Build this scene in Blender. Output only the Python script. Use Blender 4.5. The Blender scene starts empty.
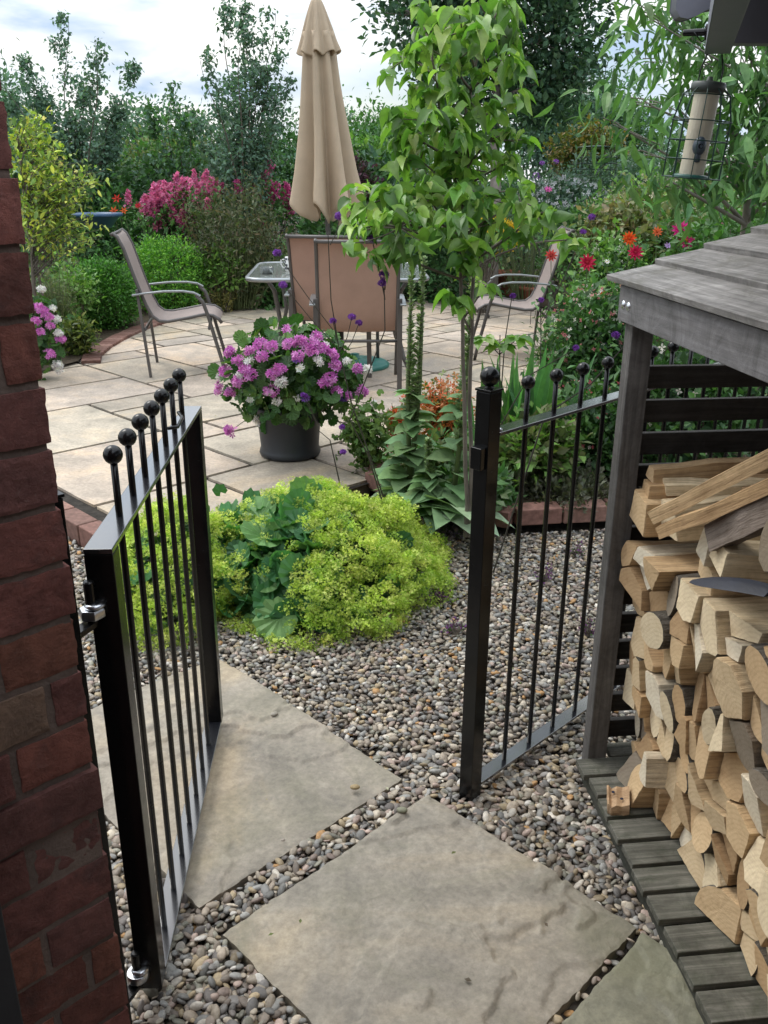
import bpy, bmesh, math, random
import numpy as np
from mathutils import Vector, Matrix, geometry, noise
random.seed(7); RNG=np.random.default_rng(11)
R=math.radians
scn=bpy.context.scene
COL=scn.collection
# ------------------------------------------------------------ camera
FPX=880.0; HC=1.5; PITCH=R(20.8); ROLL=R(.3)
cd=bpy.data.cameras.new('camera'); cam=bpy.data.objects.new('camera',cd); COL.objects.link(cam)
cam.rotation_mode='QUATERNION'
q=Matrix.Rotation(R(90)-PITCH,3,'X')@Matrix.Rotation(ROLL,3,'Z')
cam.rotation_quaternion=q.to_quaternion(); cam.location=(0,0,HC)
cd.sensor_fit='AUTO'; cd.sensor_width=36; cd.lens=FPX/1024*36; cd.clip_start=.02; cd.clip_end=2000
scn.camera=cam
def ray(px,py): return q@Vector(((px-384)/FPX,-(py-512)/FPX,-1))
def PG(px,py,z=0.0):
    d=ray(px,py); t=(z-HC)/d.z; return Vector((0,0,HC))+d*t
def PY(px,py,Y):
    d=ray(px,py); return Vector((0,0,HC))+d*(Y/d.y)
def ppm(px,py,Y): # pixels per metre at that point
    d=ray(px,py); return FPX/(Y/d.y)
A45=R(45.3)
UD=Vector((math.sin(A45),math.cos(A45),0)); VD=Vector((-math.cos(A45),math.sin(A45),0))
def UV(u,v,z=0): return UD*u+VD*v+Vector((0,0,z))
def toUV(p): return (p.x*UD.x+p.y*UD.y, p.x*VD.x+p.y*VD.y)
# ------------------------------------------------------------ mesh building
class MB:
    def __init__(s): s.v=[]; s.f=[]; s.c=[]; s.m=[]; s.n=0
    def add(s,v,f,col=None,mi=0):
        v=np.asarray(v,float).reshape(-1,3); s.v.append(v)
        if not isinstance(f,list): f=[f]
        for a in f:
            a=np.asarray(a,int)
            if a.size: s.f.append(a+s.n); s.m.append(np.full(len(a),mi))
        if col is None: c=np.ones((len(v),3))
        else:
            c=np.asarray(col,float)
            if c.ndim==1: c=np.tile(c,(len(v),1))
        s.c.append(c); s.n+=len(v)
    def box(s,c,size,rot=None,col=None,mi=0):
        h=np.array(size)/2
        v=np.array([[x,y,z] for x in(-1,1) for y in(-1,1) for z in(-1,1)])*h
        if rot is not None: v=v@np.array(rot).T
        v=v+np.array(c)
        s.add(v,np.array([[0,1,3,2],[4,6,7,5],[0,4,5,1],[2,3,7,6],[0,2,6,4],[1,5,7,3]]),col,mi)
    def beam(s,a,b,w,h,up=(0,0,1),col=None,mi=0):
        a=Vector(a);b=Vector(b);x=(b-a);L=x.length;x.normalize()
        y=Vector(up).cross(x); y.normalize(); z=x.cross(y)
        s.box((a+b)/2,(L,w,h),Matrix((x,y,z)).transposed(),col,mi)
    def tube(s,P,r,n=8,col=None,caps=True,mi=0):
        P=np.array([tuple(p) for p in P],float); k=len(P)
        r=np.full(k,r) if np.isscalar(r) else np.array(r)
        T=np.gradient(P,axis=0); T/=np.linalg.norm(T,axis=1)[:,None]+1e-12
        ref=np.array([0,0,1.]) if abs(T[0,2])<.9 else np.array([1.,0,0])
        V=[]
        x=np.cross(ref,T[0]); x/=np.linalg.norm(x)
        a=np.arange(n)*2*np.pi/n
        for i in range(k):
            x=x-T[i]*np.dot(x,T[i]); x/=np.linalg.norm(x)+1e-12; y=np.cross(T[i],x)
            V.append(P[i]+r[i]*(np.cos(a)[:,None]*x+np.sin(a)[:,None]*y))
        V=np.concatenate(V)
        j=np.arange(n); F=[]
        for i in range(k-1):
            F.append(np.stack([i*n+j,i*n+(j+1)%n,(i+1)*n+(j+1)%n,(i+1)*n+j],1))
        fl=[np.concatenate(F)]
        if caps: fl+= [np.array([list(range(n))[::-1]]),np.array([[ (k-1)*n+t for t in range(n)]])]
        s.add(V,fl,col,mi)
    def lathe(s,prof,c=(0,0,0),n=32,col=None,mi=0,rot=None):
        prof=np.array(prof,float); k=len(prof); a=np.arange(n)*2*np.pi/n
        V=np.concatenate([np.stack([p[0]*np.cos(a),p[0]*np.sin(a),np.full(n,p[1])],1) for p in prof])
        if rot is not None: V=V@np.array(rot).T
        V=V+np.array(c); j=np.arange(n)
        F=[np.stack([i*n+j,i*n+(j+1)%n,(i+1)*n+(j+1)%n,(i+1)*n+j],1) for i in range(k-1)]
        fl=[np.concatenate(F)]
        if prof[0][0]>1e-5: fl.append(np.array([list(range(n))[::-1]]))
        if prof[-1][0]>1e-5: fl.append(np.array([[(k-1)*n+t for t in range(n)]]))
        s.add(V,fl,col,mi)
    def sphere(s,c,r,n=20,col=None,mi=0,sc=(1,1,1)):
        a=np.linspace(0,np.pi,n//2+1)
        prof=[(max(math.sin(t),1e-6)*r*sc[0],-math.cos(t)*r*sc[2]) for t in a]
        s.lathe(prof,c,n,col,mi)
    def prism(s,poly,z0,z1,col=None,mi=0):
        n=len(poly); v=[(p[0],p[1],z0) for p in poly]+[(p[0],p[1],z1) for p in poly]
        j=np.arange(n)
        s.add(v,[np.array([list(range(n))[::-1]]),np.array([list(range(n,2*n))]),np.stack([j,(j+1)%n,(j+1)%n+n,j+n],1)],col,mi)
    def inst(s,T,F,M,P,col,mi=0):
        T=np.asarray(T,float); N=len(P); m=len(T)
        V=np.einsum('nij,mj->nmi',M,T)+np.asarray(P)[:,None,:]
        off=(np.arange(N)*m)[:,None,None]
        fl=[(np.asarray(f)[None]+off).reshape(-1,np.asarray(f).shape[1]) for f in F]
        c=np.repeat(np.asarray(col,float)[:,None,:],m,1).reshape(-1,3)
        s.add(V.reshape(-1,3),fl,c,mi)
    def build(s,name,mat,parent=None,smooth=False,bevel=0,seg=2,origin=None,label=None):
        me=bpy.data.meshes.new(name); V=np.concatenate(s.v)
        if origin is not None: V=V-np.array(origin)
        me.vertices.add(len(V)); me.vertices.foreach_set('co',V.astype(np.float32).ravel())
        lt=np.concatenate([np.full(len(a),a.shape[1]) for a in s.f]); li=np.concatenate([a.ravel() for a in s.f])
        me.loops.add(len(li)); me.loops.foreach_set('vertex_index',li.astype(np.int32))
        me.polygons.add(len(lt)); me.polygons.foreach_set('loop_start',np.concatenate([[0],np.cumsum(lt)[:-1]]).astype(np.int32))
        try: me.polygons.foreach_set('loop_total',lt.astype(np.int32))
        except Exception: pass
        me.polygons.foreach_set('material_index',np.concatenate(s.m).astype(np.int32))
        me.polygons.foreach_set('use_smooth',np.full(len(lt),bool(smooth)))
        ca=me.color_attributes.new('Col','FLOAT_COLOR','POINT')
        C=np.concatenate(s.c); ca.data.foreach_set('color',np.concatenate([C,np.ones((len(C),1))],1).astype(np.float32).ravel())
        me.update(calc_edges=True); me.validate()
        for m in (mat if isinstance(mat,list) else [mat]): me.materials.append(m)
        o=bpy.data.objects.new(name,me); COL.objects.link(o)
        if parent is not None: o.parent=parent
        if origin is not None: o.location=origin
        if bevel:
            b=o.modifiers.new('bevel','BEVEL'); b.width=bevel; b.segments=seg; b.limit_method='ANGLE'; b.angle_limit=R(40)
            if smooth is not True:
                me.polygons.foreach_set('use_smooth',np.ones(len(lt),bool)); b.harden_normals=True
        if label: o['label']=label
        return o
def tag(o,label=None,cat=None,group=None,kind=None):
    if label: o['label']=label
    if cat: o['category']=cat
    if group: o['group']=group
    if kind: o['kind']=kind
    return o
def thing(name,label,cat,group=None):
    return tag(bpy.data.objects.new(name,None),label,cat,group) if False else _thing(name,label,cat,group)
def _thing(name,label,cat,group):
    o=bpy.data.objects.new(name,None); o.empty_display_size=.1; COL.objects.link(o); return tag(o,label,cat,group)
def place(o,loc,rz=0): o.location=loc; o.rotation_euler=(0,0,rz); return o
# ------------------------------------------------------------ materials
def nmat(name):
    m=bpy.data.materials.new(name); m.use_nodes=True; nt=m.node_tree; nt.nodes.clear()
    out=nt.nodes.new('ShaderNodeOutputMaterial'); b=nt.nodes.new('ShaderNodeBsdfPrincipled'); nt.links.new(b.outputs[0],out.inputs[0])
    return m,nt,b,out
def nd(nt,t,**k):
    n=nt.nodes.new(t)
    for a,v in k.items():
        if a.startswith('_'): setattr(n,a[1:],v)
        else: n.inputs[a.replace('0',' ')].default_value=v
    return n
def coords(nt,scale=(1,1,1),kind='Object'):
    tc=nt.nodes.new('ShaderNodeTexCoord'); mp=nt.nodes.new('ShaderNodeMapping'); mp.inputs['Scale'].default_value=scale
    nt.links.new(tc.outputs[kind],mp.inputs[0]); return mp.outputs[0]
def noise_n(nt,vec,scale,detail=6,rough=.6,dist=0):
    n=nt.nodes.new('ShaderNodeTexNoise'); n.inputs['Scale'].default_value=scale; n.inputs['Detail'].default_value=detail
    n.inputs['Roughness'].default_value=rough; n.inputs['Distortion'].default_value=dist
    if vec is not None: nt.links.new(vec,n.inputs['Vector'])
    return n.outputs['Fac']
def ramp(nt,fac,stops,interp='LINEAR'):
    r=nt.nodes.new('ShaderNodeValToRGB'); e=r.color_ramp.elements; r.color_ramp.interpolation=interp
    while len(e)<len(stops): e.new(.5)
    for i,(p,c) in enumerate(stops): e[i].position=p; e[i].color=(*c,1) if len(c)==3 else c
    nt.links.new(fac,r.inputs[0]); return r.outputs[0]
def mixc(nt,fac,a,b,mode='MIX'):
    m=nt.nodes.new('ShaderNodeMix'); m.data_type='RGBA'; m.blend_type=mode
    for sock,v in ((m.inputs[0],fac),(m.inputs[6],a),(m.inputs[7],b)):
        if isinstance(v,(int,float)): sock.default_value=v
        elif isinstance(v,tuple): sock.default_value=(*v,1)
        else: nt.links.new(v,sock)
    return m.outputs[2]
def bump(nt,b,h,strength=.3,dist=.01,prev=None):
    n=nt.nodes.new('ShaderNodeBump'); n.inputs['Strength'].default_value=strength; n.inputs['Distance'].default_value=dist
    nt.links.new(h,n.inputs['Height'])
    if prev is not None: nt.links.new(prev,n.inputs['Normal'])
    nt.links.new(n.outputs[0],b.inputs['Normal']); return n.outputs[0]
def vcol(nt):
    a=nt.nodes.new('ShaderNodeAttribute'); a.attribute_name='Col'; return a.outputs['Color']
def simple(name,col,rough=.5,metal=0,spec=.5,bstr=0,bscale=60,var=0):
    m,nt,b,o=nmat(name); b.inputs['Roughness'].default_value=rough; b.inputs['Metallic'].default_value=metal
    b.inputs['Specular IOR Level'].default_value=spec
    v=coords(nt); 
    c=ramp(nt,noise_n(nt,v,9,5),[(.3,tuple(x*(1-var) for x in col)),(.7,tuple(min(1,x*(1+var)) for x in col))])
    nt.links.new(c,b.inputs['Base Color'])
    if bstr: bump(nt,b,noise_n(nt,v,bscale,4),bstr,.003)
    return m
def leafmat(name,rough=.5,trans=.3,tcol=(1.0,1.25,.5),spec=.35,bs=0,gain=1.5):
    m,nt,b,out=nmat(name); c=vcol(nt); v=coords(nt)
    c2=mixc(nt,1.0,c,ramp(nt,noise_n(nt,v,30,3),[(.3,(.8*gain,)*3),(.7,(1.2*gain,1.2*gain,1.15*gain))]),'MULTIPLY')
    nt.links.new(c2,b.inputs['Base Color']); b.inputs['Roughness'].default_value=rough; b.inputs['Specular IOR Level'].default_value=spec
    if bs: bump(nt,b,noise_n(nt,v,bs,3),.4,.003)
    t=nt.nodes.new('ShaderNodeBsdfTranslucent'); nt.links.new(mixc(nt,1.0,c2,tcol,'MULTIPLY'),t.inputs[0])
    ms=nt.nodes.new('ShaderNodeMixShader'); ms.inputs[0].default_value=trans
    nt.links.new(b.outputs[0],ms.inputs[1]); nt.links.new(t.outputs[0],ms.inputs[2]); nt.links.new(ms.outputs[0],out.inputs[0])
    return m
def attr_mat(name,rough=.6,spec=.4,bs=200,bstr=.3,bd=.002,var=.15,vs=40):
    m,nt,b,out=nmat(name); v=coords(nt); c=vcol(nt)
    c2=mixc(nt,1.0,c,ramp(nt,noise_n(nt,v,vs,4),[(.3,(1-var,)*3),(.7,(1+var,)*3)]),'MULTIPLY')
    nt.links.new(c2,b.inputs['Base Color']); b.inputs['Roughness'].default_value=rough; b.inputs['Specular IOR Level'].default_value=spec
    bump(nt,b,noise_n(nt,v,bs,4),bstr,bd); return m
def woodmat(name,c1,c2,c3,axis,rough=.75,fine=90,bstr=.5,stain=None):
    m,nt,b,out=nmat(name); s=[fine]*3; s[axis]=fine*.05
    v=coords(nt,tuple(s)); w=coords(nt)
    g=noise_n(nt,v,1,6,.65,.6)
    c=ramp(nt,g,[(.28,c1),(.5,c2),(.72,c3)])
    lo=noise_n(nt,w,11,9,.75,.8)
    c=mixc(nt,1.0,c,ramp(nt,lo,[(.3,(.55,.55,.53)),(.5,(.95,.95,.95)),(.68,(1.3,1.3,1.3))]),'MULTIPLY')
    if stain:
        st=noise_n(nt,w,14,6,.7,.6)
        f=ramp(nt,st,[(.52,(0,0,0)),(.72,(.8,.8,.8))]); c=mixc(nt,f,c,stain)
    # oil the grain cracks darker
    nt.links.new(c,b.inputs['Base Color']); b.inputs['Roughness'].default_value=rough; b.inputs['Specular IOR Level'].default_value=.3
    p=bump(nt,b,g,bstr,.004); bump(nt,b,lo,.3,.01,p); return m
M={}
M['leaf']=leafmat('leaf',.5,.3)
M['leaf_gloss']=leafmat('leaf_gloss',.4,.4,spec=.5)
M['leaf_felt']=leafmat('leaf_felt',.7,.2,spec=.2,bs=90)
M['leaf_far']=leafmat('leaf_far',.6,.25,spec=.2,gain=1.7)  # gain lightens leaf colours, far ones most, in place of haze
M['petal']=leafmat('petal',.6,.35,tcol=(1,1,1),spec=.2,gain=1.0)
M['bark']=simple('bark',(.12,.10,.08),.85,bstr=.8,bscale=50,var=.4)
M['bark_pale']=simple('bark_pale',(.25,.22,.2),.85,bstr=.8,bscale=40,var=.3)
M['stem']=simple('stem',(.09,.12,.045),.6,var=.3)
M['stem_dark']=simple('stem_dark',(.035,.03,.02),.6,var=.3)
def black_paint():
    m,nt,b,o=nmat('black_paint'); v=coords(nt); b.inputs['Specular IOR Level'].default_value=.35
    nt.links.new(ramp(nt,noise_n(nt,v,18,6,.7),[(.3,(.003,.0033,.0036)),(.75,(.008,.0085,.009))]),b.inputs['Base Color'])
    nt.links.new(ramp(nt,noise_n(nt,v,40,5,.7),[(.3,(.14,)*3),(.8,(.32,)*3)]),b.inputs['Roughness'])
    bump(nt,b,noise_n(nt,v,160,3),.12,.001); return m
M['black']=black_paint()
def rail_paint():
    m,nt,b,o=nmat('rail_paint'); v=coords(nt); b.inputs['Base Color'].default_value=(.012,.013,.016,1); b.inputs['Specular IOR Level'].default_value=1.0
    b.inputs['Coat Weight'].default_value=1; b.inputs['Coat IOR'].default_value=1.8; b.inputs['Coat Roughness'].default_value=.12
    b.inputs['Roughness'].default_value=.22; return m
M['rail']=rail_paint()
M['zinc']=simple('zinc',(.6,.62,.65),.28,1,bstr=.1,bscale=120,var=.15)
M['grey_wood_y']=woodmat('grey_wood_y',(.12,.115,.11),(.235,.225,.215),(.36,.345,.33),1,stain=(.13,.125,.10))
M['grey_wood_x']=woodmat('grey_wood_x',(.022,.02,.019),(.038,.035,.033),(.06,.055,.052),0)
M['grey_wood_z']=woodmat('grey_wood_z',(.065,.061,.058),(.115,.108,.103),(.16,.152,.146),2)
M['deck_wood']=woodmat('deck_wood',(.06,.06,.048),(.125,.122,.10),(.22,.21,.18),0,stain=(.055,.065,.04))
M['bearer_wood']=woodmat('bearer_wood',(.03,.032,.024),(.05,.052,.042),(.09,.09,.075),1)
M['fascia_wood']=woodmat('fascia_wood',(.12,.115,.115),(.17,.165,.167),(.22,.215,.22),1,bstr=.3)
M['paint_grey']=simple('grey_painted_timber',(.17,.175,.21),.5,bstr=.15,bscale=80,var=.08)
M['soil']=attr_mat('soil',.9,.2,60,.8,.01,.4,30)
M['pebble']=attr_mat('pebble',.55,.4,180,.35,.002,.22,120)
M['mortar']=simple('mortar',(.13,.095,.078),.95,bstr=1,bscale=90,var=.35)
def brickmat():
    m,nt,b,o=nmat('brick'); v=coords(nt); c=vcol(nt)
    n1=noise_n(nt,v,22,8,.7,.5)
    c1=mixc(nt,1.0,c,ramp(nt,n1,[(.25,(.45,.42,.42)),(.5,(.95,.95,.95)),(.8,(1.5,1.45,1.4))]),'MULTIPLY')
    c2=mixc(nt,ramp(nt,noise_n(nt,v,9,6,.7,.8),[(.55,(0,0,0)),(.7,(.6,.6,.6))]),c1,(.08,.06,.06))
    c2=mixc(nt,ramp(nt,noise_n(nt,v,70,5,.8,.5),[(.60,(0,0,0)),(.72,(.45,.45,.45))]),c2,(.30,.22,.19))
    nt.links.new(c2,b.inputs['Base Color']); b.inputs['Roughness'].default_value=.75; b.inputs['Specular IOR Level'].default_value=.3
    p=bump(nt,b,noise_n(nt,v,38,9,.8,.5),1.0,.010); bump(nt,b,noise_n(nt,v,200,5,.75),.8,.003,p); return m
M['brick']=brickmat()
def stonemat(name,wet):
    m,nt,b,o=nmat(name); v=coords(nt); c=vcol(nt)
    n1=noise_n(nt,v,1.6,9,.62,1.2)
    n2=noise_n(nt,v,7,9,.7,.5); n3=noise_n(nt,v,60,5,.7)
    c1=mixc(nt,1.0,c,ramp(nt,n1,[(.3,(.68,.70,.70)),(.5,(1,1,1)),(.7,(1.28,1.17,1.0))]),'MULTIPLY')
    c1=mixc(nt,1.0,c1,ramp(nt,n2,[(.3,(.72,.72,.72)),(.55,(1.02,1.02,1.01)),(.75,(1.3,1.3,1.28))]),'MULTIPLY')
    c1=mixc(nt,1.0,c1,ramp(nt,n3,[(.35,(.78,.78,.78)),(.65,(1.12,1.12,1.12))]),'MULTIPLY')
    if wet: # algae stains
        c1=mixc(nt,ramp(nt,noise_n(nt,coords(nt,(1,1,1)),2.3,7,.7,.7),[(.5,(0,0,0)),(.75,(.65,.65,.65))]),c1,(.15,.15,.085))
        # pale scratches and lichen spots
        c1=mixc(nt,ramp(nt,noise_n(nt,v,34,4,.8,.5),[(.68,(0,0,0)),(.74,(.5,.5,.5))]),c1,(.42,.40,.35))
    nt.links.new(c1,b.inputs['Base Color'])
    nt.links.new(ramp(nt,n2,[(.3,(.5,)*3),(.7,(.75,)*3)]),b.inputs['Roughness'])
    b.inputs['Specular IOR Level'].default_value=.4
    # riven ledges: terraced low noise
    rv=noise_n(nt,coords(nt,(1,1.8,1)),2.1,5,.48,1.0)
    led=ramp(nt,rv,[(.0,(0,)*3),(.42,(.2,)*3),(.428,(.5,)*3),(.56,(.55,)*3),(.568,(.8,)*3),(1,(1,)*3)])
    st=noise_n(nt,coords(nt,(1,1,1)),9,8,.7,2.2)
    p=bump(nt,b,st,.5,.008)
    p=bump(nt,b,n2,.5,.008,p); bump(nt,b,n3,.35,.002,p); return m
M['stone']=stonemat('riven_sandstone',True); M['stone_patio']=stonemat('patio_sandstone',False)
def logend():
    m,nt,b,o=nmat('log_end'); v=coords(nt); c=vcol(nt)
    # rings: distance from an offset axis, saw marks: wave
    w=nt.nodes.new('ShaderNodeTexWave'); w.wave_type='RINGS'; w.rings_direction='X'; w.inputs['Scale'].default_value=34; w.inputs['Distortion'].default_value=2.5; w.inputs['Detail'].default_value=3
    mp=nt.nodes.new('ShaderNodeMapping'); mp.inputs['Location'].default_value=(0,.05,.06); nt.links.new(v,mp.inputs[0]); nt.links.new(mp.outputs[0],w.inputs[0])
    c1=mixc(nt,1.0,c,ramp(nt,w.outputs['Fac'],[(.0,(.95,.93,.91)),(.6,(1.02,1.02,1.02))]),'MULTIPLY')
    c1=mixc(nt,1.0,c1,ramp(nt,noise_n(nt,v,18,7,.7,.5),[(.25,(.55,.48,.42)),(.42,(.95,.93,.91)),(.55,(1.03,1.03,1.03)),(.8,(1.15,1.14,1.12))]),'MULTIPLY')
    s=noise_n(nt,coords(nt,(60,30,260)),1,3,.6)
    nt.links.new(c1,b.inputs['Base Color']); b.inputs['Roughness'].default_value=.8; b.inputs['Specular IOR Level'].default_value=.2
    p=bump(nt,b,s,.5,.002); bump(nt,b,noise_n(nt,v,45,6,.7),.5,.003,p); return m
def logside():
    m,nt,b,o=nmat('log_split'); c=vcol(nt); g=noise_n(nt,coords(nt,(5,110,110)),1,6,.7,.4)
    c1=mixc(nt,1.0,c,ramp(nt,g,[(.28,(.5,.44,.38)),(.5,(.9,.87,.84)),(.75,(1.2,1.17,1.12))]),'MULTIPLY')
    c1=mixc(nt,1.0,c1,ramp(nt,noise_n(nt,coords(nt),14,5,.7),[(.3,(.7,.66,.62)),(.6,(1.05,1.05,1.05))]),'MULTIPLY')
    nt.links.new(c1,b.inputs['Base Color']); b.inputs['Roughness'].default_value=.75; b.inputs['Specular IOR Level'].default_value=.2
    bump(nt,b,g,.9,.005); return m
def barkmat():
    m,nt,b,o=nmat('log_bark'); v=coords(nt,(20,60,60)); g=noise_n(nt,v,1,8,.75,1)
    nt.links.new(ramp(nt,g,[(.3,(.03,.025,.02)),(.5,(.12,.105,.085)),(.72,(.27,.25,.22))]),b.inputs['Base Color'])
    b.inputs['Roughness'].default_value=.9; b.inputs['Specular IOR Level'].default_value=.15; bump(nt,b,g,1,.008); return m
M['logend']=logend(); M['logside']=logside(); M['logbark']=barkmat()
M['frame_metal']=simple('bronze_frame',(.10,.092,.088),.42,.3,bstr=.05,var=.1)
M['arm_metal']=simple('arm_metal',(.30,.32,.33),.3,.7,var=.1)
def sling(col,nm):
    m,nt,b,out=nmat(nm); v=coords(nt); ch=nt.nodes.new('ShaderNodeTexChecker'); ch.inputs['Scale'].default_value=260; nt.links.new(v,ch.inputs[0])
    c=mixc(nt,ch.outputs['Fac'],tuple(x*.88 for x in col),tuple(x*1.1 for x in col))
    c=mixc(nt,1.0,c,ramp(nt,noise_n(nt,v,6,4),[(.3,(.92,)*3),(.7,(1.06,)*3)]),'MULTIPLY')
    nt.links.new(c,b.inputs['Base Color']); b.inputs['Roughness'].default_value=.7; b.inputs['Specular IOR Level'].default_value=.3
    t=nt.nodes.new('ShaderNodeBsdfTranslucent'); nt.links.new(c,t.inputs[0]); ms=nt.nodes.new('ShaderNodeMixShader'); ms.inputs[0].default_value=.3
    nt.links.new(b.outputs[0],ms.inputs[1]); nt.links.new(t.outputs[0],ms.inputs[2]); nt.links.new(ms.outputs[0],out.inputs[0]); return m
M['sling_tan']=sling((.46,.31,.245),'sling_tan'); M['sling_taupe']=sling((.40,.335,.31),'sling_taupe')
M['canvas']=sling((.62,.50,.365),'parasol_canvas')
M['pot_grey']=simple('pot_grey',(.014,.017,.022),.5,bstr=.15,bscale=150,var=.15)
M['terracotta']=simple('terracotta',(.30,.10,.06),.8,bstr=.3,bscale=60,var=.2)
M['teal']=simple('teal_plastic',(.035,.20,.17),.4,var=.1)
M['blue']=simple('blue_plastic',(.03,.08,.16),.4,var=.15)
M['white_china']=simple('china',(.75,.75,.74),.15); M['dark_mark']=simple('dark_glaze',(.03,.035,.06),.2)
M['green_metal']=simple('green_wire',(.012,.045,.035),.4,.3)
M['edge_brick']=attr_mat('edging_brick',.8,.3,120,.6,.003,.3,40)
def glassmat(name,tint=(1,1,1),rough=.02):
    m,nt,b,o=nmat(name); b.inputs['Base Color'].default_value=(*tint,1); b.inputs['Roughness'].default_value=rough
    b.inputs['Transmission Weight'].default_value=.9; b.inputs['IOR'].default_value=1.45; return m
M['glass']=glassmat('table_glass',(.75,.82,.8),.12); M['seed_tube']=simple('seed_filled_tube',(.52,.47,.36),.35,bstr=.4,bscale=160,var=.25)
# ------------------------------------------------------------ leaf toolkit
def rnd_dirs(n,up=0.0):
    d=RNG.normal(size=(n,3)); d[:,2]+=up; return d/np.linalg.norm(d,axis=1)[:,None]
def frames(Y,nup=None,jit=.5):
    """matrices whose 2nd column is the leaf axis Y and 3rd points roughly up"""
    n=len(Y); Y=Y/np.linalg.norm(Y,axis=1)[:,None]
    U=np.tile([0,0,1.],(n,1)) if nup is None else np.array(nup,float)
    U=U+RNG.normal(size=(n,3))*jit
    X=np.cross(Y,U); X/=np.linalg.norm(X,axis=1)[:,None]+1e-9
    Z=np.cross(X,Y); return np.stack([X,Y,Z],2)
def leaf_t(w=.25,fold=.08,droop=.15,rows=(.3,.65)):
    """pointed leaf along +Y, unit length, folded along its midrib"""
    V=[(0,0,0)]
    for t in rows:
        ww=w*math.sin(math.pi*(t*.9+.08)); z=-droop*t*t
        V+=[(-ww,t,z+fold),(0,t,z),(ww,t,z+fold)]
    V.append((0,1,-droop))
    F3=[[0,2,1],[0,3,2]]; F4=[]
    for i in range(len(rows)-1):
        a=1+3*i; b=a+3; F4+=[[a,a+1,b+1,b],[a+1,a+2,b+2,b+1]]
    a=1+3*(len(rows)-1); e=len(V)-1; F3+=[[a,a+1,e],[a+1,a+2,e]]
    return np.array(V),([np.array(F3)]+([np.array(F4)] if F4 else []))
LEAF=leaf_t(.22); LEAF1=leaf_t(.3,.08,.1,(.5,)); LEAF_L=leaf_t(.16,.05,.35); LEAF_W=leaf_t(.42,.1,.45,(.25,.5,.78)); NEEDLE=leaf_t(.07,.02,.1,(.5,))
def round_leaf(n=9,lob=.055,cup=.2,pleat=.035):
    V=[(0,.15,0)]
    k=n*2+1
    for i in range(k):
        a=R(-90)+R(28)+(2*math.pi-R(56))*i/(k-1)
        rr=.5*(1+(lob if i%2 else -lob)); V.append((rr*math.cos(a),.5+rr*math.sin(a)-.0, cup*.5+(pleat if i%2 else -pleat)))
    V[0]=(0,.38,0)
    return np.array(V),[np.array([[0,i,i+1] for i in range(1,k)])]
ROUND=round_leaf(); ROUND_S=round_leaf(5,.08,.2,.04)
def star(n=5,w=.5):
    V=[(0,0,0)];F=[]
    for i in range(n):
        a=2*math.pi*i/n; V+= [(.6*math.cos(a-w/1.2),.6*math.sin(a-w/1.2),.12),(math.cos(a),math.sin(a),.2),(.6*math.cos(a+w/1.2),.6*math.sin(a+w/1.2),.12)]
        b=1+3*i; F+=[[0,b,b+1,b+2]]
    return np.array(V),[np.array(F)]
FLORET=star(5)
STAR4=star(4,.6)
def pal(cols,n,jit=.15):
    cols=np.array(cols,float); c=cols[RNG.integers(0,len(cols),n)]
    return np.clip(c*(1+RNG.normal(size=(n,1))*jit)*(1+RNG.normal(size=(n,3))*jit*.3),0.002,1)
def in_ball(n,p=.45):
    d=rnd_dirs(n); return d*(RNG.random(n)**p)[:,None]
def scatter(mb,P,size,T,cols,up=.3,out=None,jit=.5,sj=.3,nup=None):
    n=len(P); d=rnd_dirs(n,up)
    if out is not None: d=d*.6+out
    M_=frames(d,nup,jit)*(size*(1+RNG.normal(size=n)*sj).clip(.4,1.8))[:,None,None]
    mb.inst(T[0],T[1],M_,P,cols)
def clusters(c,rad,n,k,cr,p=.4,floor=None):
    """clump centres in an ellipsoid and k points round each"""
    C=in_ball(n,p)*np.array(rad)+np.array(c)
    if floor is not None: C[:,2]=np.maximum(C[:,2],floor+RNG.random(n)*.05)
    P=(C[:,None,:]+RNG.normal(size=(n,k,3))*cr).reshape(-1,3)
    O=np.repeat((C-np.array(c))/np.array(rad),k,0)
    if floor is not None: P[:,2]=np.maximum(P[:,2],floor)
    return C,P,O
def twig(mb,a,b,r0,r1,n=3,sag=.1,seg=3,col=None):
    a=np.array(a,float);b=np.array(b,float); L=np.linalg.norm(b-a); t=np.linspace(0,1,seg+1)[:,None]
    w=RNG.normal(size=3)*sag*L*.5
    P=a+(b-a)*t+w*(t*(1-t)*2)
    mb.tube(P,np.linspace(r0,r1,seg+1),n,col,False)
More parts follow.
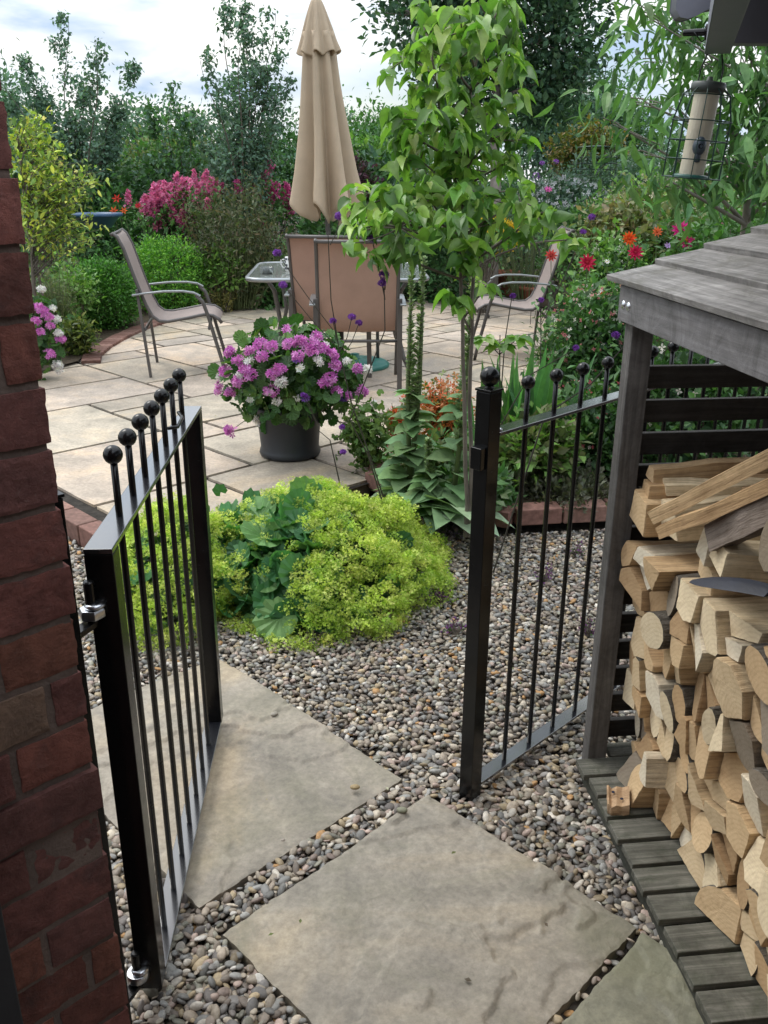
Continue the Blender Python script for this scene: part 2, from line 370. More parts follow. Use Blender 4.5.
def shrub(name,label,c,rad,cols,n=120,k=22,leaf=.05,T=LEAF1,mat='leaf',group=None,cr=.07,up=.3,p=.4,base=.12,cat='shrub',stems=8,flowers=None,flowname='blossom',outw=.7):
    """c: centre of the clump (x,y,z), rad: its three radii"""
    o=thing(name,label,cat,group); place(o,(c[0],c[1],base)); org=np.array([c[0],c[1],base])
    mb=MB(); C,P,O=clusters(c,rad,n,k,cr,p,base)
    scatter(mb,P-org,leaf,T,pal(cols,len(P)),up,O*outw)
    mb.build('foliage',M[mat],o)
    sb=MB()
    for i in RNG.choice(len(C),min(len(C),stems*4),replace=False):
        s=org*0+np.array([RNG.normal()*rad[0]*.12,RNG.normal()*rad[1]*.12,0]); twig(sb,s,C[i]-org,.008,.003)
    sb.build('stem',M['bark'],o)
    if flowers:
        fc,fn,fs,FT,zone=flowers
        fb=MB(); D=rnd_dirs(fn,zone); Q=D*np.array(rad)*(1.0+RNG.random((fn,1))*.08)+np.array(c); Q[:,2]=np.maximum(Q[:,2],base+.03)
        M_=frames(rnd_dirs(fn),D,.4)*(fs*(1+RNG.normal(size=fn)*.25).clip(.4,1.7))[:,None,None]
        fb.inst(FT[0],FT[1],M_,Q-org,pal(fc,fn,.08)); fb.build(flowname,M['petal'],o)
    return o
def tree(name,label,trunk,blobs,cols,leaf,n,k,T=LEAF1,mat='leaf_far',cr=.12,r0=.06,up=.0,bark='bark',group=None,p=.42,cat='tree',twigs=30,sag=.1,droop=None,jit=.5,limb=.3):
    """trunk: world points base to top; blobs: (centre, (rx,ry,rz), weight)"""
    base=Vector(trunk[0]); o=thing(name,label,cat,group); place(o,base); org=np.array(base)
    tp=[np.array(t,float)-org for t in trunk]
    tb=MB(); k_=len(tp); fine=[]; 
    for i in range(k_-1):
        for t in np.linspace(0,1,4)[:-1]: fine.append(tp[i]*(1-t)+tp[i+1]*t)
    fine.append(tp[-1]); fine=np.array(fine); rr=np.linspace(r0,r0*.3,len(fine))
    fine+=RNG.normal(size=fine.shape)*r0*.15*np.array([1,1,0]); tb.tube(fine,rr,10,None)
    tb.build('trunk',M[bark],o,True)
    cb=MB(); lb=MB()
    W=sum(b[2] for b in blobs)
    for c,rad,w in blobs:
        nn=max(3,int(n*w/W)); C,P,O=clusters(c,rad,nn,k,cr,p)
        dd=O*.7
        if droop: dd=O*.5+np.array([0,0,-droop])
        scatter(cb,P-org,leaf,T,pal(cols,len(P)),up,dd,jit)
        cl=np.array(c)-org
        # limb leaves the trunk below the blob
        hz=cl[2]-limb*np.linalg.norm(cl[:2]-fine[-1][:2])-.1
        i=int(np.argmin(np.abs(fine[:,2]-hz))); a=fine[i]; r=rr[i]*.55
        twig(lb,a,cl,r,r*.35,6,.2,6)
        for j in RNG.choice(len(C),min(len(C),twigs),replace=False): twig(lb,cl+(a-cl)*RNG.random()*.4,C[j]-org,r*.3,.003,3,.2,3)
    lb.build('limb',M[bark],o,True); cb.build('crown',M[mat],o)
    return o
def blobs_px(L,Y,depth=.8):
    """(px,py,rpx,rpy) -> blobs near depth Y"""
    out=[]
    for e in L:
        px,py,rx,ry=e[:4]; y=Y+(e[4] if len(e)>4 else RNG.normal()*depth*.25); s=ppm(px,py,y)
        c=PY(px,py,y); out.append((tuple(c),(rx/s,max(rx,ry)/s*depth,ry/s),rx*ry/s/s))
    return out

def shade_wall_mat():
    m,nt,b,o=nmat('shade_wall_brick'); bt=nt.nodes.new('ShaderNodeTexBrick'); v=coords(nt); mp=nt.nodes.new('ShaderNodeMapping'); mp.inputs['Rotation'].default_value=(R(90),0,0); nt.links.new(v,mp.inputs[0]); nt.links.new(mp.outputs[0],bt.inputs[0])
    bt.inputs['Scale'].default_value=1; bt.inputs['Brick Width'].default_value=.225; bt.inputs['Row Height'].default_value=.075; bt.inputs['Mortar Size'].default_value=.006
    bt.inputs['Color1'].default_value=(.11,.045,.035,1); bt.inputs['Color2'].default_value=(.08,.035,.03,1); bt.inputs['Mortar'].default_value=(.10,.085,.07,1)
    nt.links.new(bt.outputs[0],b.inputs['Base Color']); b.inputs['Roughness'].default_value=.85; return m
M['house']=shade_wall_mat()
# ============================================================ SETTING
def soil_sheet(name,outer,hole,z,cols,kind='structure',step=None):
    pl=[Vector((x,y,z)) for x,y in outer]; loops=[pl]
    if hole: loops.append([Vector((x,y,z)) for x,y in hole])
    tri=geometry.tessellate_polygon(loops); V=[v for l in loops for v in l]
    mb=MB(); mb.add([tuple(v) for v in V],np.array(tri),cols)
    o=mb.build(name,M['soil']); 
    me=o.data
    if me.polygons[0].normal.z<0: me.flip_normals()
    return tag(o,kind=kind)
mb=MB(); mb.add([(-400,-400,-.03),(400,-400,-.03),(400,400,-.03),(-400,400,-.03)],np.array([[0,1,2,3]]),(.045,.06,.02))
tag(mb.build('ground',M['soil']),kind='structure')
# gravel pad base
mb=MB(); mb.add([(-4.5,-4,0),(4,-4,0),(4,4.2,0),(-4.5,4.2,0)],np.array([[0,1,2,3]]),(.07,.06,.05)); tag(mb.build('gravel_base',M['soil']),kind='structure')
PU,PVV=1.61,2.98   # front corner of the patio in (u,v)
hole=[(-4.5,6.5),(-2.62,6.55),(-2.45,7.0),(-2.52,7.6),(-2.5,8.6),(-2.28,9.6),(-1.75,10.35),(-.5,10.8),(1.2,11.05),(1.9,10.2),(2.0,8.6),(1.75,7.2),(1.45,6.3),(1.0,5.65),(.18,4.72),(-.02,4.42),(.03,4.1),(.2,3.78),(.51,3.62),(1.02,3.7),(4,4.1),(4,-4),(-4.5,-4)]
soil_sheet('garden_bed',[(-40,-10),(40,-10),(40,60),(-40,60)],hole,.12,(.05,.038,.025))
# kerb skirt of the bed (vertical drop to the gravel)
mb=MB()
for a,b in zip(hole[15:20],hole[16:21]): mb.box((( a[0]+b[0])/2,(a[1]+b[1])/2+.03,.055),(.02,.02,.12),None,(.05,.038,.025))
# bricks laid along the edges
def brick_course(name,label,path,L=.21,w=.10,h=.06,z=.0,off=0,col=((.19,.10,.08),(.15,.075,.06),(.22,.125,.10)),across=False):
    pts=[Vector((x,y,0)) for x,y in path]; mb=MB(); step=(w if across else L)+.008
    seg=0; pos=0.; cum=[0]
    for a,b in zip(pts,pts[1:]): cum.append(cum[-1]+(b-a).length)
    s=step/2
    while s<cum[-1]:
        i=max(j for j in range(len(cum)-1) if cum[j]<=s); d=(pts[i+1]-pts[i]).normalized(); p=pts[i]+d*(s-cum[i])
        ang=math.atan2(d.y,d.x)+RNG.normal()*.02; rot=Matrix.Rotation(ang,3,'Z')
        n=Vector((-d.y,d.x,0)); c=np.array(random.choice(col))*(1+RNG.normal()*.12)
        sz=(w,L,h) if across else (L,w,h)
        mb.box(p+n*off+Vector((0,0,z+h/2+RNG.normal()*.002)),sz,rot,np.clip(c,0,1)); s+=step
    o=mb.build(name,M['edge_brick'],bevel=.006); return tag(o,label,'brick edging','brick edging around the beds')
brick_course('brick_edging','red brick edging along front of flower bed beside gravel',[(-.05,4.42),(.0,4.1),(.2,3.8),(.51,3.66),(1.02,3.74),(2.6,3.95)],z=.06,h=.075)
brick_course('brick_edging','curved red brick edging beside round box bushes',[(-2.35,7.0),(-2.43,7.3),(-2.46,7.7),(-2.45,8.2),(-2.4,8.7),(-2.3,9.15),(-2.14,9.6),(-1.92,9.98),(-1.65,10.3)],z=.07,h=.055,L=.15,w=.1,across=True)
brick_course('brick_edging','red brick strip ending patio behind the open gate',[tuple(UV(PU-.03,v).xy) for v in (2.98,5.6)],z=.0,h=.1)
# ---------------- stone slabs
def slab_mesh(mb,u0,u1,v0,v1,z0,z1,n,amp,col,seed,edge=.004):
    nu=max(3,int((u1-u0)*n)); nv=max(3,int((v1-v0)*n)); us=np.linspace(u0,u1,nu+1); vs=np.linspace(v0,v1,nv+1); P=[]
    for i,u in enumerate(us):
        for j,v in enumerate(vs):
            e=(i in(0,nu)) or (j in(0,nv))
            h=noise.noise(Vector((u*2.3+seed,v*3.1,seed)))*amp*.6+noise.noise(Vector((u*9+seed,v*12,seed*2)))*amp*.3
            if n>60:
                w=noise.fractal(Vector((u*1.5+seed*3,v*2.2+seed,seed)),1.15,2.1,5)
                for th,hh in ((-.26,.005),(-.02,.0075),(.22,.006)):
                    h+=hh*(min(1,max(0,(w-th)/.007)))-hh*.5
                h+=noise.noise(Vector((u*30+v*22,v*26-u*20,seed)))*.0009
            uu,vv=u,v
            k=edge*noise.noise(Vector((u*14,v*14,seed)))+edge*.7*noise.noise(Vector((u*50,v*50,seed)))
            if i in (0,nu): uu+=k
            if j in (0,nv): vv+=k
            p=UV(uu,vv,z1+h-(.0015 if e else 0)); P.append(tuple(p))
    idx=lambda i,j:i*(nv+1)+j
    F=[[idx(i,j),idx(i+1,j),idx(i+1,j+1),idx(i,j+1)] for i in range(nu) for j in range(nv)]
    ring=[idx(i,0) for i in range(nu+1)]+[idx(nu,j) for j in range(1,nv+1)]+[idx(i,nv) for i in range(nu-1,-1,-1)]+[idx(0,j) for j in range(nv-1,0,-1)]
    b=len(P); 
    m=len(ring)
    for r_ in ring: P.append(P[r_])
    for r_ in ring: P.append((P[r_][0],P[r_][1],z0))
    F+=[[b+(t+1)%m,b+t,b+m+t,b+m+(t+1)%m] for t in range(m)]
    mb.add(P,np.array(F),col)
for (u0,u1,v0,v1,c,sd) in [(.757,1.383,1.325,2.17,(.325,.285,.23),1.3),(.752,1.383,.635,1.232,(.32,.285,.232),4.1),(.752,1.378,-.02,.617,(.25,.24,.175),8.7)]:
    mb=MB(); slab_mesh(mb,u0,u1,v0,v1,-.01,.032,170,.004,c,sd,.0042); tag(mb.build('paving_slab',M['stone'],smooth=True),kind='structure')
# a further slab run beyond the gate, between slab one and patio
mb=MB(); occ={}
random.seed(5); G=.3
def free(i,j,a,b): return all((i+x,j+y) not in occ for x in range(a) for y in range(b))
inside=lambda p:geometry.intersect_point_quad_2d if False else None
def pip(x,y,poly):
    c=False;n=len(poly)
    for i in range(n):
        x1,y1=poly[i];x2,y2=poly[i-1]
        if (y1>y)!=(y2>y) and x<(x2-x1)*(y-y1)/(y2-y1)+x1: c=not c
    return c
hole_big=hole
for i in range(0,40):
    for j in range(0,40):
        if (i,j) in occ: continue
        opts=[(3,2),(2,3),(2,2),(2,2),(3,3),(2,1),(1,2),(2,3),(3,2),(1,1)]; random.shuffle(opts); opts.append((1,1))
        for a,b in opts:
            if free(i,j,a,b): break
        for x in range(a):
            for y in range(b): occ[(i+x,j+y)]=1
        u0=PU+.08+i*G; v0=PVV+.01+j*G; 
        cs=[UV(u0+dx*a*G,v0+dy*b*G) for dx in(0,.5,1) for dy in(0,.5,1)]
        if not any(pip(c_.x,c_.y,hole_big) for c_ in cs): continue
        base=np.array(random.choice([(.47,.39,.32),(.45,.39,.31),(.50,.42,.35),(.44,.375,.32),(.49,.405,.325),(.42,.36,.29)]))*(1+RNG.normal()*.09)
        g=.0145
        slab_mesh(mb,u0+g,u0+a*G-g,v0+g,v0+b*G-g,.02,.1,7,.003,base,i*1.7+j*.9,.004)
tag(mb.build('patio',M['stone_patio'],smooth=True),kind='structure')
P_=[UV(PU,PVV),UV(PU+13,PVV),UV(PU+13,PVV+13),UV(PU,PVV+13)]
mb=MB(); mb.add([(p.x,p.y,.086) for p in P_],np.array([[0,1,2,3]]),(.035,.03,.025)); tag(mb.build('patio_joints',M['soil']),kind='structure')
# ---------------- gravel
def ico(sub):
    bm=bmesh.new(); bmesh.ops.create_icosphere(bm,subdivisions=sub,radius=1); V=np.array([v.co[:] for v in bm.verts]); F=np.array([[v.index for v in f.verts] for f in bm.faces]); bm.free(); return V,F
def pebbles(mb,P,S,sub):
    V,F=ico(sub); n=len(P)
    # eight lumpy base shapes
    grp=RNG.integers(0,8,n)
    for g in range(8):
        rs=np.random.default_rng(g+40); W=V.copy(); kk=rs.normal(size=(4,3))*1.6; ph=rs.random(4)*6
        W=W*(1+.11*np.sin(V@kk.T+ph).sum(1)/1.6)[:,None]
        sel=np.where(grp==g)[0]; m=len(sel)
        sc=np.stack([1+RNG.random(m)*.35,.62+RNG.random(m)*.3,.30+RNG.random(m)*.26],1)*S[sel][:,None]
        az=RNG.random(m)*6.283; ti=RNG.normal(size=(m,2))*.33
        ca,sa=np.cos(az),np.sin(az); Z=np.zeros(m);O=np.ones(m)
        Rz=np.stack([np.stack([ca,-sa,Z],1),np.stack([sa,ca,Z],1),np.stack([Z,Z,O],1)],1)
        cx,sx=np.cos(ti[:,0]),np.sin(ti[:,0]); Rx=np.stack([np.stack([O,Z,Z],1),np.stack([Z,cx,-sx],1),np.stack([Z,sx,cx],1)],1)
        cy,sy=np.cos(ti[:,1]),np.sin(ti[:,1]); Ry=np.stack([np.stack([cy,Z,sy],1),np.stack([Z,O,Z],1),np.stack([-sy,Z,cy],1)],1)
        M_=Rz@Rx@Ry*sc[:,None,:]
        cols=np.array([(.27,.22,.165),(.21,.17,.13),(.34,.29,.22),(.15,.12,.095),(.14,.13,.12),(.21,.205,.19),(.40,.36,.30),(.28,.215,.125),(.20,.19,.145),(.11,.095,.085),(.29,.215,.175),(.17,.165,.15),(.24,.20,.15)])
        c=cols[RNG.integers(0,len(cols),m)]; c=(c*.9+c.mean(1,keepdims=True)*.1)*(1.22+RNG.normal(size=(m,1))*.28); 
        wh=RNG.random(m)<.018; c[wh]=(.52,.49,.44); orr=RNG.random(m)<.02; c[orr]=(.42,.24,.10)
        mb.inst(W,[F],M_,P[sel],np.clip(c,.02,.8))
slabs_uv=[(.757,1.383,1.325,2.17),(.752,1.383,.635,1.232),(.752,1.378,-.02,.617)]
def gravel_ok(x,y,r):
    p=Vector((x,y,0)); u,v=toUV(p)
    for a,b,c,d in slabs_uv:
        if a-r*.6<u<b+r*.6 and c-r*.6<v<d+r*.6: return False
    if u>PU-.09 and v>PVV-.09: return False
    if not pip(x,y,hole): return False
    return True
def layer(x0,x1,y0,y1,sp,z,s0,s1,sub,mb):
    nx=int((x1-x0)/sp); ny=int((y1-y0)/(sp*.87)); P=[];S=[]
    for j in range(ny):
        for i in range(nx):
            x=x0+(i+.5*(j%2)+RNG.normal()*.28)*sp; y=y0+(j+RNG.normal()*.28)*sp*.87
            s=s0+(s1-s0)*RNG.random()**1.7
            if gravel_ok(x,y,s): P.append((x,y,z+RNG.normal()*.0025)); S.append(s)
    if P: pebbles(mb,np.array(P),np.array(S),sub)
mb=MB()
layer(-1.0,.75,.85,2.05,.0155,.018,.0068,.0150,2,mb)
layer(-1.0,.75,.85,2.05,.018,.008,.008,.013,2,mb)
layer(-1.6,2.3,2.05,4.2,.0175,.018,.0080,.0150,1,mb)
layer(-1.6,2.3,2.05,4.2,.020,.007,.009,.013,1,mb)
layer(.75,2.3,1.2,2.05,.024,.016,.009,.017,1,mb)
tag(mb.build('gravel',M['pebble'],smooth=True),'rounded mixed brown and grey gravel around the slabs','gravel',kind='stuff')
# loose stones lying on the slabs
for px,py,s,c in [(402,810,.012,(.22,.22,.15)),(293+62,787,.011,(.34,.25,.13)),(274,714,.011,(.3,.27,.22)),(283,880-40,.005,(.35,.3,.25))]:
    mb=MB(); V,F=ico(2); V=V*np.array([s*1.2,s*.8,s*.55]); mb.add(V,F,c); p=PG(px,py,.036+s*.4)
    o=mb.build('pebble',M['pebble'],smooth=True); o.location=p; o.rotation_euler=(0,0,px)
    tag(o,{402:'olive pebble on the corner of the middle slab',355:'ochre pebble near right corner of the slab by the gate',274:'pale flat pebble alone on the slab beside the gate',283:'tiny pebble on slab below the open gate'}[px],'pebble','stray pebbles on slabs')
# ============================================================ BRICK PIER
def sub_cube(nx,ny,nz):
    V=[];idx={};F=[]
    def vid(i,j,k):
        if (i,j,k) not in idx: idx[(i,j,k)]=len(V); V.append((i/nx-.5,j/ny-.5,k/nz-.5))
        return idx[(i,j,k)]
    for i in range(nx):
        for j in range(ny):
            F.append([vid(i,j,0),vid(i,j+1,0),vid(i+1,j+1,0),vid(i+1,j,0)]); F.append([vid(i,j,nz),vid(i+1,j,nz),vid(i+1,j+1,nz),vid(i,j+1,nz)])
    for i in range(nx):
        for k in range(nz):
            F.append([vid(i,0,k),vid(i+1,0,k),vid(i+1,0,k+1),vid(i,0,k+1)]); F.append([vid(i,ny,k),vid(i,ny,k+1),vid(i+1,ny,k+1),vid(i+1,ny,k)])
    for j in range(ny):
        for k in range(nz):
            F.append([vid(0,j,k),vid(0,j,k+1),vid(0,j+1,k+1),vid(0,j+1,k)]); F.append([vid(nx,j,k),vid(nx,j+1,k),vid(nx,j+1,k+1),vid(nx,j,k+1)])
    return np.array(V),np.array(F)
def brick(mb,lo,hi,col,fr,n,amp=.0035):
    V,F=sub_cube(*n); size=np.array(hi)-np.array(lo); c=(np.array(hi)+np.array(lo))/2
    W=V*2; rr=.012
    # round the arrises then roughen
    P=V*size
    for a in range(3):
        b,c2=(a+1)%3,(a+2)%3
    e=np.abs(W)>.999; ne=e.sum(1); P=P*(1-np.where(ne[:,None]>=2,.0008/ (size/2),0)*np.where(e,1,0))
    P=P+c
    Q=[]
    for p in P:
        d=Vector(noise.noise_vector(Vector(p)*22))*amp*.7+Vector(noise.noise_vector(Vector(p)*85))*amp*.75
        d.y*=.55; Q.append(tuple(fr@(Vector(p)+d)))
    mb.add(Q,F,col)
WC=Vector((-.392,1.0,0))
FR=Matrix.Translation(WC)@Matrix((tuple(-UD),tuple(VD),(0,0,1))).transposed().to_4x4()   # local x along the wall to the left, y into it
BC=[(.27,.10,.075),(.24,.092,.072),(.29,.112,.078),(.215,.092,.08),(.26,.098,.08),(.31,.125,.085),(.22,.088,.075)]
mb=MB()
for i in range(34):
    z0=i*.0752+.002; fine=i<26
    xs=[0,.157] if i%2 else [0,.1045,.157]
    if i%3==2: xs=[0,.048,.157] if i%2 else xs
    for a,b in zip(xs,xs[1:]):
        c=np.array(random.choice(BC))*(1+RNG.normal()*.12); 
        if i==11: c=np.array((.26,.17,.12)) if a>0 else c
        j=RNG.normal()*.003
        brick(mb,(a+(.0 if a==0 else .005)+(j if a==0 else 0),.0+RNG.normal()*.0015,z0),(b-(.005 if b<.157 else 0),.1,z0+.0665),np.clip(c,0,1),FR,(max(6,int((b-a)*170)),6,10) if fine else (3,2,2),.0026)
for i in range(34):   # rest of the pier's end face and the wall running back to the house
    z0=i*.0752+.002
    c=lambda:np.clip(np.array(random.choice(BC))*(1+RNG.normal()*.12),0,1)
    brick(mb,(.0,.11,z0),(.1,.32,z0+.064),c(),FR,(4,6,4))
    x=.25-(.11 if i%2 else 0)
    while x<2.3:
        brick(mb,(max(x,.25),.0,z0),(x+.215,.1,z0+.064),c(),FR,(6,2,3)); x+=.225
w=thing('brick_wall','dark red brick wall corner with rough worn bricks and mortar beside gate','wall')
mb.build('brickwork',M['brick'],w,smooth=False)
mb=MB(); v=np.array([(x,y,z) for x in(.0055,2.4) for y in(.004,.315) for z in(0,2.556)]); 
v=np.array([tuple(FR@Vector(p)) for p in v]); mb.add(v,np.array([[0,1,3,2],[4,6,7,5],[0,4,5,1],[2,3,7,6],[0,2,6,4],[1,5,7,3]])); mb.build('mortar',M['mortar'],w)
mb=MB(); v=np.array([(x,y,z) for x in(.160,.235) for y in(-.035,-.002) for z in(0,2.1)]); v=np.array([tuple(FR@Vector(p)) for p in v]); mb.add(v,np.array([[0,1,3,2],[4,6,7,5],[0,4,5,1],[2,3,7,6],[0,2,6,4],[1,5,7,3]]))
o=mb.build('timber_post',simple('dark_timber',(.02,.02,.022),.7,bstr=.3,var=.2),bevel=.003); tag(o,'nearly black timber upright at the left end of brick pier','post')
# ============================================================ GATE AND RAILINGS
def ball_bar(name,p,z0,z1,parent,r=.006,br=.0162,zb=1.072):
    mb=MB(); mb.tube([(p.x,p.y,z0),(p.x,p.y,z1),(p.x,p.y,zb-br*.6)],r,10); mb.sphere((p.x,p.y,zb),br,20)
    return mb.build(name,M['black'],parent,smooth=True)
rotUV=Matrix((tuple(UD),tuple(VD),(0,0,1))).transposed()
def post(name,label,u,v,h,ball,s=.04,cat='post',group='ball topped gate posts'):
    o=thing(name,label,cat,group); p=UV(u,v); place(o,p)
    mb=MB(); mb.box((0,0,h/2),(s,s,h),rotUV); mb.build('shaft',M['black'],o,bevel=.002)
    mb=MB(); mb.box((0,0,h+.0035),(s+.004,s+.004,.005),rotUV); mb.lathe([(.011,h+.006),(.009,h+.012),(.009,h+.02)],(0,0,0),16); mb.build('cap',M['black'],o,bevel=.001)
    mb=MB(); mb.sphere((0,0,h+.006+ball*1.15),ball,24); mb.build('ball_finial',M['black'],o,smooth=True)
    return o
RU,RV=1.463,1.16
pr=post('gate_post','square black latch post with ball finial in front of gravel',RU,RV,1.075,.0215)
mb=MB(); pl=-UD*.028; mb.box((pl.x,pl.y,.93),(.018,.03,.05),rotUV); mb.build('latch_catch',M['black'],pr,bevel=.002)
GH=toUV(Vector((-.482,1.17,0)))
ph=post('gate_post','black hinge post with ball finial, half hidden by brick wall corner',GH[0],GH[1],1.075,.0215)
fence=thing('railing','black iron railing panel running behind the log store','railing'); place(fence,UV(RU+.02,RV))
f0=UV(RU+.02,RV)
def rail(mb,s0,s1,z,w=.04,h=.008): mb.box(UD*((s0+s1)/2)+Vector((0,0,z)),(s1-s0,w,h),rotUV)
mb=MB(); rail(mb,0.001,1.5,.978); mb.build('top_rail',M['rail'],fence,bevel=.0015)
mb=MB(); rail(mb,0.001,1.5,.055); mb.build('bottom_rail',M['rail'],fence,bevel=.0015)
for k in range(13):
    p=UD*(.138+.1095*k-.02); ball_bar('ball_topped_bar',p,.05,.98,fence)
mb=MB()
for s in (.012,): 
    for dv in(-.011,.011): p=UD*s+VD*dv; mb.sphere((p.x,p.y,.984),.005,10)
mb.build('screw_head',M['zinc'],fence,smooth=True)
post('gate_post','black far end post of the railing beyond log store',RU+1.56,RV,1.075,.0215)
# the open gate leaf, built along its own direction
g0=Vector((-.440,1.242,0)); g1=Vector((-.480,2.150,0)); GD=(g1-g0).normalized(); GN=Vector((GD.y,-GD.x,0)); GL=(g1-g0).length
rg=Matrix((tuple(GD),tuple(-GN),(0,0,1))).transposed()
gate=thing('garden_gate','black metal gate leaf with ball topped bars, swung open','gate'); place(gate,g0)
for nm,a,b in (('stile',0,.04),('stile',GL-.04,GL)):
    mb=MB(); c=GD*((a+b)/2); mb.box((c.x,c.y,.505),(b-a,.045,.90),rg); mb.build(nm,M['black'],gate,bevel=.002)
mb=MB(); c=GD*(GL/2); mb.box((c.x,c.y,.96),(GL,.045,.009),rg); mb.build('top_rail',M['rail'],gate,bevel=.0015)
mb=MB(); mb.box((c.x,c.y,.059),(GL-.084,.045,.009),rg); mb.build('bottom_rail',M['rail'],gate,bevel=.0015)
for k in range(7): ball_bar('ball_topped_bar',GD*(.04+(GL-.08)*(k+1)/8+.0),.06,.98,gate)
# latch handle loop near the closing stile
mb=MB(); c=GD*(GL-.34)+GN*.0; mb.tube([c+Vector((0,0,1.0))-GD*.0+GN*.006,c+GD*.03+GN*.02+Vector((0,0,.995)),c+GD*.09+GN*.02+Vector((0,0,1.0)),c+GD*.12+GN*.006+Vector((0,0,1.004))],.004,8); mb.build('latch_loop',M['black'],gate,smooth=True)
for zz in (.86,.10):
    hc=-GD*.006-GN*.018
    h=MB(); c=hc+Vector((0,0,zz)); h.lathe([(.0085,-.022),(.0085,.052),(.006,.054),(.0,.0541)],c,16); hg=h.build('hinge',M['black'],gate,smooth=False)
    h=MB(); h.lathe([(.0095,-.009),(.0185,-.009),(.021,-.006),(.021,.004),(.0185,.008),(.0095,.008)],c,6 if zz>.5 else 24); h.build('hinge_nut',M['zinc'],hg,bevel=.001)
    h=MB(); h.lathe([(.0095,.012),(.015,.012),(.0165,.016),(.0095,.019)],c+Vector((.006,0,-.002)),20); h.build('hinge_washer',M['zinc'],hg,smooth=True)
    h=MB(); d=(UV(*GH)-g0-hc); d.z=0; h.beam(c+Vector((0,0,-.018)),c+d*.75+Vector((0,0,-.018)),.02,.01); h.build('hinge_arm',M['black'],hg,bevel=.001)
# ============================================================ LOG STORE
SF=Vector((.1095,-.994,0)); SR=Vector((.994,.1095,0)); SO=Vector((.512,1.965,0))
rs_=Matrix((tuple(SR),tuple(-SF),(0,0,1))).transposed()   # local x into the store, local y away from the camera
def SP(r,f,z=0): return SO+SR*r+SF*f+Vector((0,0,z))
store=thing('log_store','weathered grey timber log store with slatted sides and lapped board roof','log store'); place(store,SO); store.rotation_euler=(0,0,math.atan2(SR.y,SR.x))
# children are written in the store's own frame: x in, y away, z up
DEP=.62; LEN=1.45
for x,y in ((.045,-.02),(.045,-LEN+.03),(DEP-.03,-.02),(DEP-.03,-LEN+.03)):
    mb=MB(); top=1.235+(x*.33); mb.box((x,y,top/2),(.05,.045,top)); mb.build('post',M['grey_wood_z'],store,bevel=.003)
mb=MB()
for x in (.022,.33,.58): mb.box((x,-LEN/2-.03,.032),(.034,LEN-.02,.06))
mb.build('bearer',M['bearer_wood'],store,bevel=.003)
mb=MB(); y=-.075; k=0
while y>-LEN+.03:
    mb.box((DEP/2-.006+RNG.normal()*.003,y,.0735+RNG.normal()*.0008),(DEP-.0,.066,.018),Matrix.Rotation(RNG.normal()*.006,3,'Z')); y-=.0785
mb.box((DEP/2+.02,-.01,.0735),(DEP-.13,.055,.018))
mb.build('slatted_base',M['deck_wood'],store,bevel=.002)
mb=MB(); z=.135
while z<1.15:
    mb.box((DEP/2+.03,.016,z-.0),(DEP-.03,.018,.052),Matrix.Rotation(RNG.normal()*.0025,3,'Y')); z+=.0785
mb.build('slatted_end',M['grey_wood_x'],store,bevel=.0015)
mb=MB(); z=.135
while z<1.3:
    mb.box((DEP+.012,-LEN/2,z),(.018,LEN,.052)); z+=.0785
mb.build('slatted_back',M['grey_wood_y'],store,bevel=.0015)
mb=MB(); z=.135
while z<1.15:
    mb.box((DEP/2,-LEN-.014,z),(DEP+.03,.018,.052)); z+=.0785
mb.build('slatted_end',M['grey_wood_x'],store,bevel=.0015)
mb=MB(); mb.box((.018,-LEN/2-.01,1.245),(.022,LEN+.06,.076)); mb.build('fascia',M['fascia_wood'],store,bevel=.002)
for y in (.004,.034):
    mb=MB(); mb.lathe([(.0,-.004),(.0095,-.004),(.0105,-.002),(.0075,.002),(0,.0035)],(0,0,0),16)
    o=mb.build('coach_bolt',M['zinc'],store,smooth=True); o.location=(.006,-y-.006,1.244); o.rotation_euler=(0,R(-90),0)
for y in (-.03,-LEN+.02):
    mb=MB(); mb.beam((.04,y,1.250),(DEP+.02,y,1.250+.58*.315),.04,.045); mb.build('rafter',M['grey_wood_x'],store,bevel=.002)
mb=MB(); sl=math.atan(.315); ux=Vector((math.cos(sl),0,math.sin(sl))); x0=-.003
for k in range(6):
    c=Vector((x0,0,1.277))+ux*(.0655+.112*k)+Vector((0,0,.010+.0)); rt=Matrix.Rotation(-(sl-.105),3,'Y')
    mb.box((c.x,-LEN/2+.02+RNG.normal()*.003,c.z),(.135,LEN+.10,.013),rt)
mb.build('roof',M['grey_wood_y'],store,bevel=.0015)
